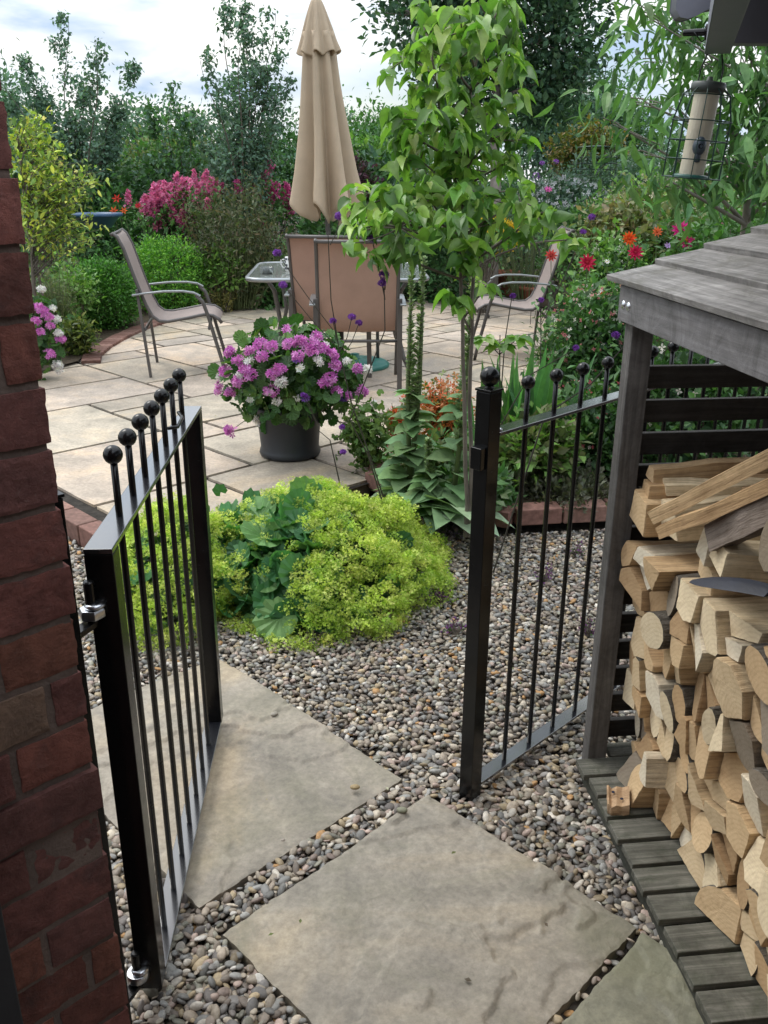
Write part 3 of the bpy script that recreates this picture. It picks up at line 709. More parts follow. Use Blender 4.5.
# ---------------- the logs
def clip(poly,n,d):
    out=[]
    for i in range(len(poly)):
        a=poly[i];b=poly[(i+1)%len(poly)]; da=a@n-d; db=b@n-d
        if da<=0: out.append(a)
        if (da<0)!=(db<0): out.append(a+(b-a)*(da/(da-db)))
    return out
rl=np.random.default_rng(5)
def make_log(poly,barks,length,tone,name='log',d0=0,sm=.012):
    """poly: outline (y,z) metres round its own centre; log runs along +x from the cut end"""
    pts=[];tags_=[]
    n=len(poly)
    for i in range(n):
        a=poly[i];b=poly[(i+1)%n]; L=np.linalg.norm(b-a); k=max(1,int(L/sm)); nn=np.array([b[1]-a[1],-(b[0]-a[0])])/(L+1e-9)
        for t in range(k):
            f=t/k; w=math.sin(math.pi*f)
            p=a+(b-a)*f+nn*(w*L*((.05 if n>7 else .2) if barks[i] else rl.normal()*.004))+rl.normal(size=2)*(.0005)
            pts.append(p); tags_.append(barks[i])
    pts=np.array(pts); m=len(pts); c=pts.mean(0); mb=MB()
    ty,tz=rl.normal(size=2)*.13
    xs=[0.0,.004]+[length*t for t in (.2,.42,.66,1)]; rings=[]
    sk=rl.normal(size=(len(xs),2))*.0025
    for q_,x in enumerate(xs):
        sc=(.965 if q_==0 else 1.0); pr=c+(pts-c)*sc+ (sk[q_] if q_>1 else 0)
        xx=x+(pr@np.array([ty,tz]) if q_<2 else 0)+(rl.normal(size=m)*.0003 if q_==0 else 0)
        rings.append(np.stack([np.full(m,0)+xx,pr[:,0],pr[:,1]],1))
    V=np.concatenate(rings); V=np.concatenate([V,[[rings[0][:,0].mean(),c[0],c[1]]]])
    j=np.arange(m); jn=(j+1)%m; bk=np.array(tags_)
    ends=[np.stack([j,np.full(m,len(V)-1),jn],1)]
    q0=np.stack([j,jn,m+jn,m+j],1)
    cy=np.array(tone)
    mb.add(V,ends,cy,0); base=mb.n-len(V)
    allq=np.concatenate([np.stack([i*m+j,i*m+jn,(i+1)*m+jn,(i+1)*m+j],1) for i in range(len(xs)-1)]); bb=np.tile(bk,len(xs)-1)
    for fl,mi in ((allq[~bb],1),(allq[bb],2)):
        if len(fl): mb.f.append(fl+base); mb.m.append(np.full(len(fl),mi))
    mb.f.append(np.array([[(len(xs)-1)*m+t for t in range(m)]])+base); mb.m.append(np.array([1]))
    o=mb.build(name,[M['logend'],M['logside'],M['logbark']]); return o
ORD=['bottom','second','third','fourth','fifth','sixth','seventh','eighth','ninth']; NTH=['first','second','third','fourth','fifth','sixth','seventh','eighth','ninth','tenth','eleventh','twelfth','thirteenth','fourteenth','fifteenth','sixteenth','seventeenth','eighteenth']
def nthw(i): return NTH[i] if i<len(NTH) else 'far'
S0,S1,Z0=.055,1.15,.0845
def ztop(s): return .70+.10*min(s,.9)
seeds=[];row=[];
nr=7
for r_ in range(nr):
    nc=13
    for c_ in range(nc+1):
        s=S0+(c_+.5*(r_%2)+rl.normal()*.17)*.080; z=Z0+(r_+.5+rl.normal()*.17)*(ztop(s)-Z0)/nr
        if s<S1+.03: seeds.append((s,z)); row.append(r_)
seeds=np.array(seeds); cells=[]
for i,p in enumerate(seeds):
    poly=[np.array(t) for t in ((S0,Z0),(S1,Z0),(S1,ztop(S1)),(S0,ztop(S0)))]
    for j,qq in enumerate(seeds):
        if i==j or np.linalg.norm(p-qq)>.35: continue
        n=(qq-p)/np.linalg.norm(qq-p); poly=clip(poly,n,((p+qq)/2)@n)
        if len(poly)<3: break
    if len(poly)<3: continue
    P=np.array(poly); c=P.mean(0)
    def area(Q): Q=np.array(Q); return .5*abs(np.dot(Q[:,0],np.roll(Q[:,1],1))-np.dot(Q[:,1],np.roll(Q[:,0],1)))
    parts=[poly]
    if rl.random()<.5 and area(poly)>.006:
        a=rl.normal()*.5+(.2 if rl.random()<.5 else 1.2); n=np.array([math.cos(a),math.sin(a)]); parts=[clip(poly,n,c@n),clip(poly,-n,-(c@n))]
    for Q in parts:
        if len(Q)>=3 and area(Q)>.0016: cells.append((row[i],np.array(Q)))
TON=[(.57,.41,.24),(.66,.51,.32),(.54,.37,.205),(.71,.59,.40),(.45,.305,.17),(.63,.46,.27),(.76,.68,.53),(.28,.235,.18)]
TN=['tan','pale','warm tan','cream','dark tan','honey coloured','whitish','grey weathered']
cells.sort(key=lambda t:(t[0],t[1][:,0].mean())); cnt={}
for rw,Q in cells:
    c=Q.mean(0)
    # drop slivers of edges and shrink for the gaps
    Qs=[]
    for i in range(len(Q)):
        if np.linalg.norm(Q[i]-Q[(i+1)%len(Q)])>.012: Qs.append(Q[i])
    if len(Qs)<3: continue
    Q=np.array(Qs); c=Q.mean(0); Q=c+(Q-c)*(.935+rl.random()*.03)
    ar=sum(Q[i][0]*Q[(i+1)%len(Q)][1]-Q[(i+1)%len(Q)][0]*Q[i][1] for i in range(len(Q)))
    if ar<0: Q=Q[::-1]
    barks=[False]*len(Q)
    if rl.random()<.5: barks[rl.integers(len(Q))]=True
    ti=rl.integers(len(TON)); tone=np.array(TON[ti])*(1+rl.normal()*.06)
    # store frame: outline y axis = -f (away)
    rnd=rl.random()<.16 and len(Q)>3 and .0025<abs(ar)/2<.009
    if rnd:
        w2=(Q-c); rad_=np.sqrt(abs(ar)/2/math.pi)*1.0; an=np.arange(11)*2*math.pi/11
        cov=np.cov(w2.T); ev,evec=np.linalg.eigh(cov); rt=math.sqrt(max(.45,min(1,math.sqrt(ev[0]/ev[1])))); 
        Q=c+np.stack([np.cos(an)*rad_*rt,np.sin(an)*rad_/rt],1)@evec.T; barks=[True]*11
        if sum(Q[i][0]*Q[(i+1)%11][1]-Q[(i+1)%11][0]*Q[i][1] for i in range(11))<0: Q=Q[::-1]
    out=[np.array([-(q_[0]-c[0]),q_[1]-c[1]]) for q_ in Q][::-1]; barks=barks[::-1]
    o=make_log(out,barks,.34,tone)
    dx=.128-.055*(c[1]/.62)+rl.normal()*.014
    o.location=SP(dx,c[0],c[1]); o.rotation_euler=(rl.normal()*.0,0,math.atan2(SR.y,SR.x)+rl.normal()*.05)
    k=cnt.get(rw,0); cnt[rw]=k+1
    h=Q[:,1].max()-Q[:,1].min(); w_=Q[:,0].max()-Q[:,0].min()
    shp='round' if rnd else 'three-sided' if len(Q)==3 else ('tall' if h>1.45*w_ else 'flat' if w_>1.35*h else 'blocky')
    edge='bark-edged' if any(barks) else 'split'
    tag(o,f'{TN[ti]} {shp} {edge} log, {ORD[rw]} row of stack, {nthw(k)} from store corner post','log','split logs stacked in the store')
# loose logs on top of the stack
def poly_box(w,h,k=0): return [np.array(p) for p in ((-w/2,-h/2),(w/2,-h/2+k),(w/2-k,h/2),(-w/2+k*.5,h/2-k*.4))]
def toplog(label,px,py,Y,w,h,L,yaw,pitch,tone,roll=0,barks=(0,0,0,0),k=.01,tri=False):
    p=[np.array(t) for t in ((-w/2,-h/2),(w/2,-h/2),(w*.1,h/2))] if tri else poly_box(w,h,k)
    o=make_log(p,[bool(b) for b in barks[:len(p)]],L,tone); o.location=PY(px,py,Y); o.rotation_euler=(R(roll),R(-pitch),R(yaw)); return tag(o,label,'log','loose logs on top of stack')
T0=TON
toplog('big square split log beside corner post on top of stack',638,512,1.875,.085,.085,.34,4,1,T0[5],8)
toplog('blocky log with lit top face, right of the square one',668,520,1.80,.075,.085,.34,10,2,T0[3],-10,tri=False)
toplog('flat split log lying against slatted end, highest at back',650,474,1.90,.035,.038,.34,6,3,T0[0],4)
toplog('small light log end under the flat one by post',645,492,1.89,.07,.05,.3,2,0,T0[2],-6)
toplog('short pale log end between flat and slanting splits',664,486,1.87,.05,.026,.28,-8,2,T0[3],5)
toplog('narrow upright log end below slanting splits',703,545,1.60,.05,.07,.3,8,0,T0[6],5)
toplog('broad pale log with lit flat top, above blue-grey sliver',718,556,1.53,.07,.055,.36,0,-3,T0[3],6)
def toplog2(label,a,b,w,h,tone,roll=0,barks=(0,0,0,0)):
    A_=PY(*a); B_=PY(*b); d=B_-A_; o=make_log(poly_box(w,h,.004),[bool(t) for t in barks],d.length,tone); o.location=A_
    o.rotation_mode='QUATERNION'; o.rotation_quaternion=d.to_track_quat('X','Z')@Matrix.Rotation(R(roll),3,'X').to_quaternion(); return tag(o,label,'log','loose logs on top of stack')
toplog2('long thin split slanting up to the right, upper of two',(655,516,1.70),(800,444,1.40),.024,.03,T0[5],12)
toplog2('long thin split slanting up to the right, lower of two',(661,532,1.67),(800,474,1.38),.024,.028,T0[2],8)
toplog2('dark sided split log with pale edge, near right frame side',(716,538,1.56),(812,492,1.36),.045,.055,(.26,.22,.19),-5)
toplog('bark covered log end standing over the sliver at right',772,540,1.36,.05,.10,.3,4,0,(.22,.18,.13),-8,(1,1,0,1))
# fill the space behind
toplog('wedge log behind the blue-grey sliver',705,575,1.62,.11,.06,.34,4,0,T0[1],5)
toplog('split log hidden at back of stack by slatted end',700,505,1.88,.12,.07,.34,0,2,T0[4],5)
toplog('rear top log under slanting splits beside the end slats',735,500,1.84,.12,.08,.3,0,2,T0[4],9)
toplog('brown log end below the store roof at right',757,505,1.72,.09,.06,.3,3,0,T0[2],-7)
# blue grey sliver lying on the logs
mb=MB(); a=PY(692,581,1.50); b=PY(775,592,1.36); t=np.linspace(0,1,9); d=b-a
P=[a+d*x+Vector((0,0,.006*math.sin(x*3))) for x in t]; side=Vector((-d.y,d.x,0)).normalized()
prof=[.009,.022,.03,.034,.036,.036,.034,.032,.03]; V=[]
for p,wd in zip(P,prof):
    for k,(s_,z_) in enumerate(((-1,-.1),(-.5,.22),(0,.34),(.5,.2),(1,-.1),(0,-.3))): V.append(tuple(p+side*(s_*wd)+Vector((0,0,z_*wd*.9))))
F=[[i*6+k,i*6+(k+1)%6,(i+1)*6+(k+1)%6,(i+1)*6+k] for i in range(8) for k in range(6)]
mb.add(V,[np.array(F),np.array([[5,4,3,2,1,0]]),np.array([[48,49,50,51,52,53]])]); tag(mb.build('wood_sliver',simple('slate_blue',(.018,.022,.036),.6,bstr=.5,bscale=60,var=.3),bevel=.001),'dark blue-grey sliver lying across the logs near the right','sliver')
# small offcut block on the base
o=make_log([np.array(p) for p in ((-.036,-.014),(.036,-.014),(.036,.014),(-.036,.014))],[False]*4,.052,(.50,.35,.22)); o.location=PG(607,799,.098); o.rotation_euler=(0,R(-4),R(-14)); tag(o,'small orange-brown offcut block lying on the slatted base','wood block')
mb=MB(); 
for x,y in ((.014,.010),(.034,-.012)): mb.lathe([(0,0),(.004,.0),(.004,.0008),(0,.001)],(x,y,.0142),10)
mb.build('knot',M['dark_mark'],o)
# ============================================================ PERGOLA + FEEDERS
pg=thing('porch_frame','blue-grey painted timber beams overhead at top right corner','porch beam'); 
def paint(nm,a,b,w,h): mb=MB(); mb.beam(a,b,w,h); return mb.build(nm,M['paint_grey'],pg,bevel=.003)
A=PY(704,56,2.3); dR=Vector((-.30,-.954,0)); sR=Vector((.954,-.30,0))
za=A.z
mb=MB(); W_=.055; Lr=2.4; H_=.17
pr_=[(0,0.0),(.0,H_),(Lr,H_),(Lr,0.0),(.035,.0)]
V=[]
for off in (0,W_):
    for (l,h) in [(0,.012),(0,H_),(Lr,H_),(Lr,0),(.03,0)]: V.append(tuple(A+dR*l+sR*off+Vector((0,0,h))))
mb.add(V,[np.array([[0,1,2,3,4]]),np.array([[9,8,7,6,5]]),np.array([[i,(i+1)%5+0,(i+1)%5+5,i+5] for i in range(5)])]); mb.build('rafter',M['paint_grey'],pg,bevel=.002)
B=PY(733,43,2.33); mb=MB(); mb.box((B.x+.9-.03,2.36,B.z+.10),(1.8,.05,.20)); mb.build('cross_beam',M['paint_grey'],pg,bevel=.003)
# rounded tail
T_=PY(672,18,2.45); E_=PY(710,10,2.45); V=[];pts=[(0,.14),(0,.02),(.012,.003),(.03,0),(.05,.006),(.075,.02),(.14,.03),(.14,.14)]
for yy in (0,.05):
    for (x,z) in pts: V.append((T_.x+x,2.42+yy,T_.z-.004+z))
n=len(pts); mb=MB(); mb.add(V,[np.array([list(range(n))]),np.array([list(range(2*n-1,n-1,-1))]),np.array([[i,(i+1)%n,(i+1)%n+n,i+n] for i in range(n)])]); mb.build('beam_tail',M['paint_grey'],pg,bevel=.002)
mb=MB(); V=[]
q0=A+dR*(-.12)+sR*.056+Vector((0,0,H_+.002)); q1=q0+dR*2.5; q2=q1+sR*1.9; q3=q0+sR*1.9
for dz in (0,.03):
    for p_ in (q0,q1,q2,q3): V.append(tuple(p_+Vector((0,0,dz))))
mb.add(V,np.array([[3,2,1,0],[4,5,6,7],[0,1,5,4],[1,2,6,5],[2,3,7,6],[3,0,4,7]])); mb.build('added_soffit_board',M['paint_grey'],pg)  # roof board added above the beams to shade the ground and log store
hk=A+dR*.035+Vector((0,0,.045)); mb=MB(); rx=Matrix((tuple(Vector((0,0,1))),tuple(dR),tuple(-sR))).transposed()
mb.lathe([(0,-.001),(.017,-.001),(.017,.004),(.008,.006),(.007,.05),(.006,.052),(0,.052)],hk,16,None,0,rx); tag(mb.build('wall_hook',M['black']),'black metal hook bracket screwed to the painted rafter','bracket')
def feeder(name,label,top,h,r,tilt,tube=True,cage=M['green_metal'],n=10):
    o=thing(name,label,'bird feeder'); o.location=top; o.rotation_euler=tilt
    t=h*.52; tr=r*.42
    if tube:
        mb=MB(); mb.lathe([(tr,-h),(tr,-h*.07)],(0,0,0),24); mb.build('seed_tube',M['seed_tube'],o,smooth=False)
        mb=MB(); mb.lathe([(0,.016),(.006,.015),(.008,.007),(tr*1.2,.004),(tr*1.36,.0),(tr*1.36,-h*.06),(tr*1.2,-h*.10)],(0,0,0),28); mb.build('lid',simple('feeder_lid',(.05,.06,.055),.45),o,smooth=True)
        mb=MB(); mb.lathe([(tr*1.15,-h*1.0),(tr*1.5,-h*1.01),(tr*1.5,-h*1.05),(0,-h*1.05)],(0,0,0),28); mb.build('base',simple('feeder_base',(.02,.10,.08),.4),o,smooth=True)
        for a in (R(-95),R(85)):
            mb=MB(); mb.sphere((0,0,0),tr*.55,16,sc=(1,1,1.4)); mb.lathe([(0,-tr*1.3),(tr*.28,-tr*1.2),(tr*.3,-tr*.3)],(0,0,0),12); p=mb.build('feeding_port',simple('port_grey',(.05,.07,.09),.4),o,smooth=True); p.location=(tr*.85*math.cos(a),tr*.85*math.sin(a),-h*.68)
            mb=MB(); mb.lathe([(0,0),(tr*.2,0),(tr*.2,.003),(0,.003)],(0,0,0),14,None,0,Matrix.Rotation(R(90),3,'X')); p2=mb.build('port_hole',M['black'],p); p2.location=(tr*.36*math.cos(a),tr*.42*math.sin(a),0)
    mb=MB(); a=np.arange(25)*2*math.pi/24
    for z in (-h*.12,-h*.40,-h*.62,-h*.83,-h*1.04): 
        rr=r*(.8 if z>-h*.2 else 1); mb.tube([(rr*math.cos(t_),rr*math.sin(t_),z) for t_ in a],.0014,5,None,False)
    for k in range(n):
        t_=2*math.pi*k/n; mb.tube([(tr*math.cos(t_),tr*math.sin(t_),-.01*h),(r*.8*math.cos(t_),r*.8*math.sin(t_),-h*.12),(r*math.cos(t_),r*math.sin(t_),-h*.4),(r*math.cos(t_),r*math.sin(t_),-h*1.04)],.0013,5,None,False)
        mb.tube([(r*math.cos(t_),r*math.sin(t_),-h*1.04),(tr*math.cos(t_),tr*math.sin(t_),-h*1.04)],.0013,5,None,False)
    mb.build('wire_cage',cage,o,smooth=True)
    mb=MB(); mb.tube([(-tr*.9,0,-.02),(-tr*.9,0,.03),(-tr*.5,0,.07),(0,0,.085),(tr*.5,0,.07),(tr*.9,0,.03),(tr*.9,0,-.02)],.0018,6,None,False); mb.build('handle',M['black'],o,smooth=True)
    return o
ft=PY(709,84,2.27); s_=ppm(700,130,2.27)
feeder('bird_feeder','caged green wire bird feeder with seed tube hanging below painted rafter',ft,85/s_*.98,29/s_,(R(2),R(4),R(0)))
mb=MB(); mb.tube([ft+Vector((0,0,.083)),ft+Vector((.008,0,.11)),hk+Vector((-.01,0,-.02)),hk+Vector((-.03,0,0))],.0015,6); tag(mb.build('hanging_wire',M['black'],smooth=True),'thin wire holding the caged feeder from the hook','wire')
f2=PY(598,146,4.6); s2=ppm(598,150,4.6)
# ============================================================ PATIO FURNITURE
def chair(label,slm,loc,rz,parts=True):
    o=thing('garden_chair',label,'chair','sling garden chairs on the patio'); W=.27
    pf=[(-.275,1.10),(-.25,1.112),(-.21,1.085),(-.16,1.0),(-.10,.84),(-.045,.70),(.01,.57),(.05,.485),(.10,.445),(.17,.44),(.32,.465),(.45,.49),(.52,.48),(.565,.45),(.585,.42)]
    pf=[(x*(.93 if x>0 else .70),z*.92) for x,z in pf]; n=len(pf); T=np.gradient(np.array(pf),axis=0); T/=np.linalg.norm(T,axis=1)[:,None]; N=np.stack([-T[:,1],T[:,0]],1)
    mb=MB(); V=[];F=[]; ks=7
    for sd in (0,1):
        for i,(x,z) in enumerate(pf):
            for k in range(ks):
                y=-W+.012+(2*W-.024)*k/(ks-1); s=.012*(1-((k/(ks-1))*2-1)**2)
                V.append((x-N[i,0]*(s+sd*.003),y,z-abs(N[i,1])*(s)-sd*.003*N[i,1]))
    for sd in (0,1):
        b=sd*n*ks
        for i in range(n-1):
            for k in range(ks-1):
                q_=[b+i*ks+k,b+i*ks+k+1,b+(i+1)*ks+k+1,b+(i+1)*ks+k]; F.append(q_ if sd else q_[::-1])
    mb.add(V,np.array(F)); mb.build('sling',slm,o,smooth=True)
    for y in (-W,W):
        mb=MB(); mb.tube([(x,y,z) for x,z in pf],.0125,8); mb.build('side_rail',M['frame_metal'],o,smooth=True)
        mb=MB(); mb.beam((-.045,y*1.05,.64),(0,y*1.07,.0),.02,.034,(0,1,0)); mb.build('leg',M['frame_metal'],o,bevel=.004)
        mb=MB(); mb.tube([(.37,y*1.12,.595),(.415,y*1.12,.55),(.45,y*1.1,.44),(.49,y*1.08,.27),(.53,y*1.07,.11),(.55,y*1.07,.0)],.0135,8); mb.build('leg',M['frame_metal'],o,smooth=True)
        mb=MB(); pts=[(-.08,.60),(.0,.612),(.14,.625),(.28,.625),(.36,.612),(.40,.588)]
        for a,b in zip(pts,pts[1:]): mb.beam((a[0],y*1.13,a[1]),(b[0]+.004,y*1.13,b[1]),.042,.014,(0,0,1))
        mb.build('armrest',M['arm_metal'],o,bevel=.005)
    mb=MB(); mb.tube([(-.012,-W*1.05,.35),(-.012,W*1.05,.35)],.011,8); mb.build('cross_bar',M['frame_metal'],o,smooth=True); mb=MB(); mb.tube([(.45,-W*1.07,.35),(.45,W*1.07,.35)],.011,8); mb.build('cross_bar',M['frame_metal'],o,smooth=True); mb=MB(); mb.tube([(-.183,-W,1.015),(-.183,W,1.015)],.0125,8); mb.build('cross_bar',M['frame_metal'],o,smooth=True)
    o.location=loc; o.rotation_euler=(0,0,rz); return o
chair('taupe sling chair side-on at left, facing the table',M['sling_taupe'],Vector((-1.79,6.78,.1)),R(9))
chair('taupe sling chair at right of patio, facing left',M['sling_taupe'],Vector((1.30,7.50,.1)),R(178))
chair('tan sling chair seen from behind in front of the table',M['sling_tan'],Vector((-.185,6.08,.1)),R(92))
chair('tan sling chair mostly hidden behind the nearer one',M['sling_tan'],Vector((-.40,6.55,.1)),R(84))
# table
tb_=thing('patio_table','glass topped metal patio table behind the tan chairs','table'); tc=Vector((-.38,7.25,.1)); place(tb_,tc,R(3))
def rrect(hx,hy,r,n=6):
    P=[]
    for cx,cy,a0 in ((hx-r,hy-r,0),(-hx+r,hy-r,90),(-hx+r,-hy+r,180),(hx-r,-hy+r,270)):
        for k in range(n+1): a=R(a0+90*k/n); P.append((cx+r*math.cos(a),cy+r*math.sin(a)))
    return P
mb=MB(); mb.prism(rrect(.66,.66,.14),.706,.712); mb.build('glass_top',M['glass'],tb_)
mb=MB(); pr2=rrect(.67,.67,.15)+[rrect(.67,.67,.15)[0]]; mb.tube([(x,y,.702) for x,y in pr2],.016,8,None,False); mb.build('rim',M['arm_metal'],tb_,smooth=True)
for x in(-.5,.5):
    for y in(-.48,.48):
        mb=MB(); mb.tube([(x*1.05,y*1.05,.69),(x*.95,y*.95,.6),(x*.88,y*.88,.35),(x*1.0,y*1.0,.1),(x*1.1,y*1.1,0)],.017,8); mb.build('leg',M['frame_metal'],tb_,smooth=True)
mg=tc+Vector((-.36,-.15,.712)); mb=MB(); mb.lathe([(0,.0),(.036,.0),(.04,.005),(.042,.11),(.039,.112),(.036,.01),(0,.008)],(0,0,0),24)
m_=mb.build('mug',M['white_china'],None,smooth=True); m_.location=mg; tag(m_,'white mug with dark patterned bands on the glass table','mug')
mb=MB()
for k in range(16):
    a=R(-170)+k*R(22)
    for zz in (.025,.05,.075,.095):
        if random.random()<.75: mb.box((.0425*math.cos(a),.0425*math.sin(a),zz),(.002,.010,.016),Matrix.Rotation(a,3,'Z'))
mb.build('pattern',M['dark_mark'],m_)
mb=MB(); mb.tube([(-.04,0,.09),(-.07,0,.085),(-.075,0,.055),(-.06,0,.03),(-.04,0,.025)],.006,8); mb.build('handle',M['white_china'],m_,smooth=True)
mb=MB(); mb.lathe([(0,0),(.045,0),(.05,.01),(.055,.05),(.052,.05),(.045,.012),(0,.01)],(0,0,0),24); g_=mb.build('glass_bowl',M['glass'],smooth=True); g_.location=tc+Vector((-.52,-.35,.712)); tag(g_,'small clear glass bowl on the table left of mug','bowl')
# parasol
pt=PY(316,-4,7.05); pb=Vector((-.41,7.18,.1)); par=thing('parasol','folded beige parasol standing through the patio table','parasol'); place(par,pb)
ax=(pt-pb); Lp=ax.length; axn=ax.normalized(); rotp=Vector((0,0,1)).rotation_difference(axn).to_matrix()
def PP(p): return tuple(rotp@Vector(p))
mb=MB(); mb.tube([PP((0,0,0)),PP((0,0,Lp-.02))],.019,12); mb.build('pole',M['frame_metal'],par,smooth=True)
def canopy(zb,zt,rb,rt,folds,depth,hem,seed,nm,pw=.8):
    nr_,na=34,128; V=[]
    for i in range(nr_+1):
        t=i/nr_; z=zb+(zt-zb)*t
        for j in range(na):
            a=2*math.pi*j/na; r=rt+(rb-rt)*(1-t)**pw
            ph=folds*a+.35*math.sin(a*2+seed)
            w=math.cos(ph); w=(abs(w)**.7)*(1 if w>0 else -1)
            r*=1+depth*(.35+.65*(1-t))*w+.05*noise.noise(Vector((a*1.3,t*3,seed)))
            zz=z+(hem*(math.cos(ph+.5)+.7*noise.noise(Vector((math.cos(a)*1.5,math.sin(a)*1.5,seed))))*max(0,1-t*4))
            V.append(PP((r*math.cos(a)*1.0,r*math.sin(a),zz)))
    j=np.arange(na); F=np.concatenate([np.stack([i*na+j,i*na+(j+1)%na,(i+1)*na+(j+1)%na,(i+1)*na+j],1) for i in range(nr_)])
    mb=MB(); mb.add(V,F); o=mb.build(nm,M['canvas'],par,smooth=True); so=o.modifiers.new('s','SOLIDIFY'); so.thickness=.004; return o
canopy(1.15,Lp-.22,.20,.098,7,.5,.08,2.2,'canopy',1.3)
canopy(Lp-.36,Lp-.02,.135,.03,8,.2,.016,5.0,'vent_cap',.8)
mb=MB(); mb.sphere(PP((0,0,Lp)),.026,16,sc=(1,1,.7)); mb.build('finial',M['frame_metal'],par,smooth=True)
bs=thing('base_weight','round teal green parasol base weighted on patio','parasol base'); place(bs,PG(355,366,.1))
mb=MB(); mb.lathe([(0,0),(.27,0),(.275,.02),(.25,.04),(.06,.06),(.035,.07),(.035,.1),(0,.1)],(0,0,0),40); mb.build('disc',M['teal'],bs,smooth=True)
mb=MB(); mb.lathe([(.024,.09),(.034,.09),(.034,.30),(.024,.30)],(-.12,.0,0),20); mb.build('socket',M['black'],bs)
# planter
pot=thing('plant_pot','dark grey round pot holding pink and white geraniums','plant pot'); pp=PG(290,455,.1)+Vector((0,.02,0)); place(pot,pp)
mb=MB(); mb.lathe([(0,.0),(.146,.0),(.160,.007),(.165,.020),(.161,.036),(.155,.05),(.163,.14),(.177,.24),(.19,.26),(.19,.28),(.172,.28),(.166,.25),(0,.245)],(0,0,0),48); mb.build('pot',M['pot_grey'],pot,smooth=True)
for (px,py,Y,rr,lb) in ((505,290,9.6,.19,'large terracotta pot behind the right chair'),(531,300,9.0,.14,'small terracotta pot under the right chair arm')):
    b=PG(px,py+6,.1); mb=MB(); mb.lathe([(0,0),(rr*.7,0),(rr*.75,.01),(rr*.97,rr*1.35),(rr*1.08,rr*1.36),(rr*1.08,rr*1.62),(rr*.95,rr*1.62),(rr*.9,rr*1.4),(0,rr*1.4)],(0,0,0),32)
    o=mb.build('terracotta_pot',M['terracotta'],smooth=True); o.location=b; tag(o,lb,'plant pot')
b_=PY(97,214,9.3); mb=MB(); mb.lathe([(0,-.13),(.13,-.13),(.22,-.02),(.25,-.02),(.25,.01),(.21,.01),(.12,-.10),(0,-.10)],(0,0,0),36); o=mb.build('water_tub',M['blue'],smooth=True); o.location=(b_.x,b_.y,b_.z); 
mb=MB(); 
tag(o,'shallow blue tub rim showing between golden shrub and lilies','tub')

# unseen brick wall added behind the viewpoint to shade the foreground
mb=MB(); V=[]
mb.box((.3,-1.35,1.5),(4.6,.22,3.0)); o=mb.build('added_shade_wall',M['house']); tag(o,'unseen plain brick wall added behind viewer to shade the foreground','wall')
# ============================================================ VEGETATION
DK=[(.032,.072,.028),(.042,.095,.034),(.024,.055,.024)]
MID=[(.055,.125,.038),(.07,.15,.045),(.045,.10,.034)]
LIT=[(.10,.19,.045),(.13,.23,.05),(.08,.15,.04)]
BLUEG=[(.07,.12,.09),(.095,.155,.115),(.055,.10,.075)]
OLV=[(.11,.125,.055),(.14,.155,.07),(.08,.095,.045)]
GOLD=[(.27,.32,.06),(.35,.36,.07),(.20,.27,.055),(.13,.2,.045)]
def shp(name,label,px,py,Y,rx,ry,cols,dr=None,**k):
    s=ppm(px,py,Y); c=PY(px,py,Y); d=(dr if dr else rx/s)
    return shrub(name,label,tuple(c),(rx/s,d,ry/s),cols,**k)
# --- far hedge and trees
shrub('hedge','long dark clipped hedge closing off the garden',(0,17,1.0),(15,.8,1.3),BLUEG+DK,n=1500,k=30,leaf=.075,mat='leaf_far',cr=.16,p=.25,cat='hedge',stems=6)
for lb,px,py,Y,rx,ry,cl in [('grey green field tree far beyond the hedge, behind parasol',345,160,26,60,44,BLUEG),('round distant tree right of the parasol top',385,150,20,45,38,MID),('distant tree at far left beyond the silver birches',-10,120,18,60,50,BLUEG),('distant tree between the two birches',150,150,19,55,40,BLUEG),('low dark tree beyond hedge left of parasol',255,165,18,60,40,DK),('distant tree right of big dark tree',600,130,16,45,38,BLUEG+MID),('far tree behind cherry at right side',700,120,20,110,60,MID),('dark pointed conifer-like tree behind the meadow bed',560,120,15,42,42,BLUEG)]:
    if px>650: continue
    s=ppm(px,py,Y); c=PY(px,py,Y)
    tree('background_tree',lb,[(c.x,c.y,-.02),(c.x,c.y,c.z*.6),tuple(c)],blobs_px([(px,py,rx,ry),(px-rx*.5,py+ry*.45,rx*.7,ry*.6),(px+rx*.5,py+ry*.4,rx*.7,ry*.6)],Y),cl,.10 if Y>17 else .08,200,44,cr=.22,r0=.12,group='trees beyond the garden',twigs=6)
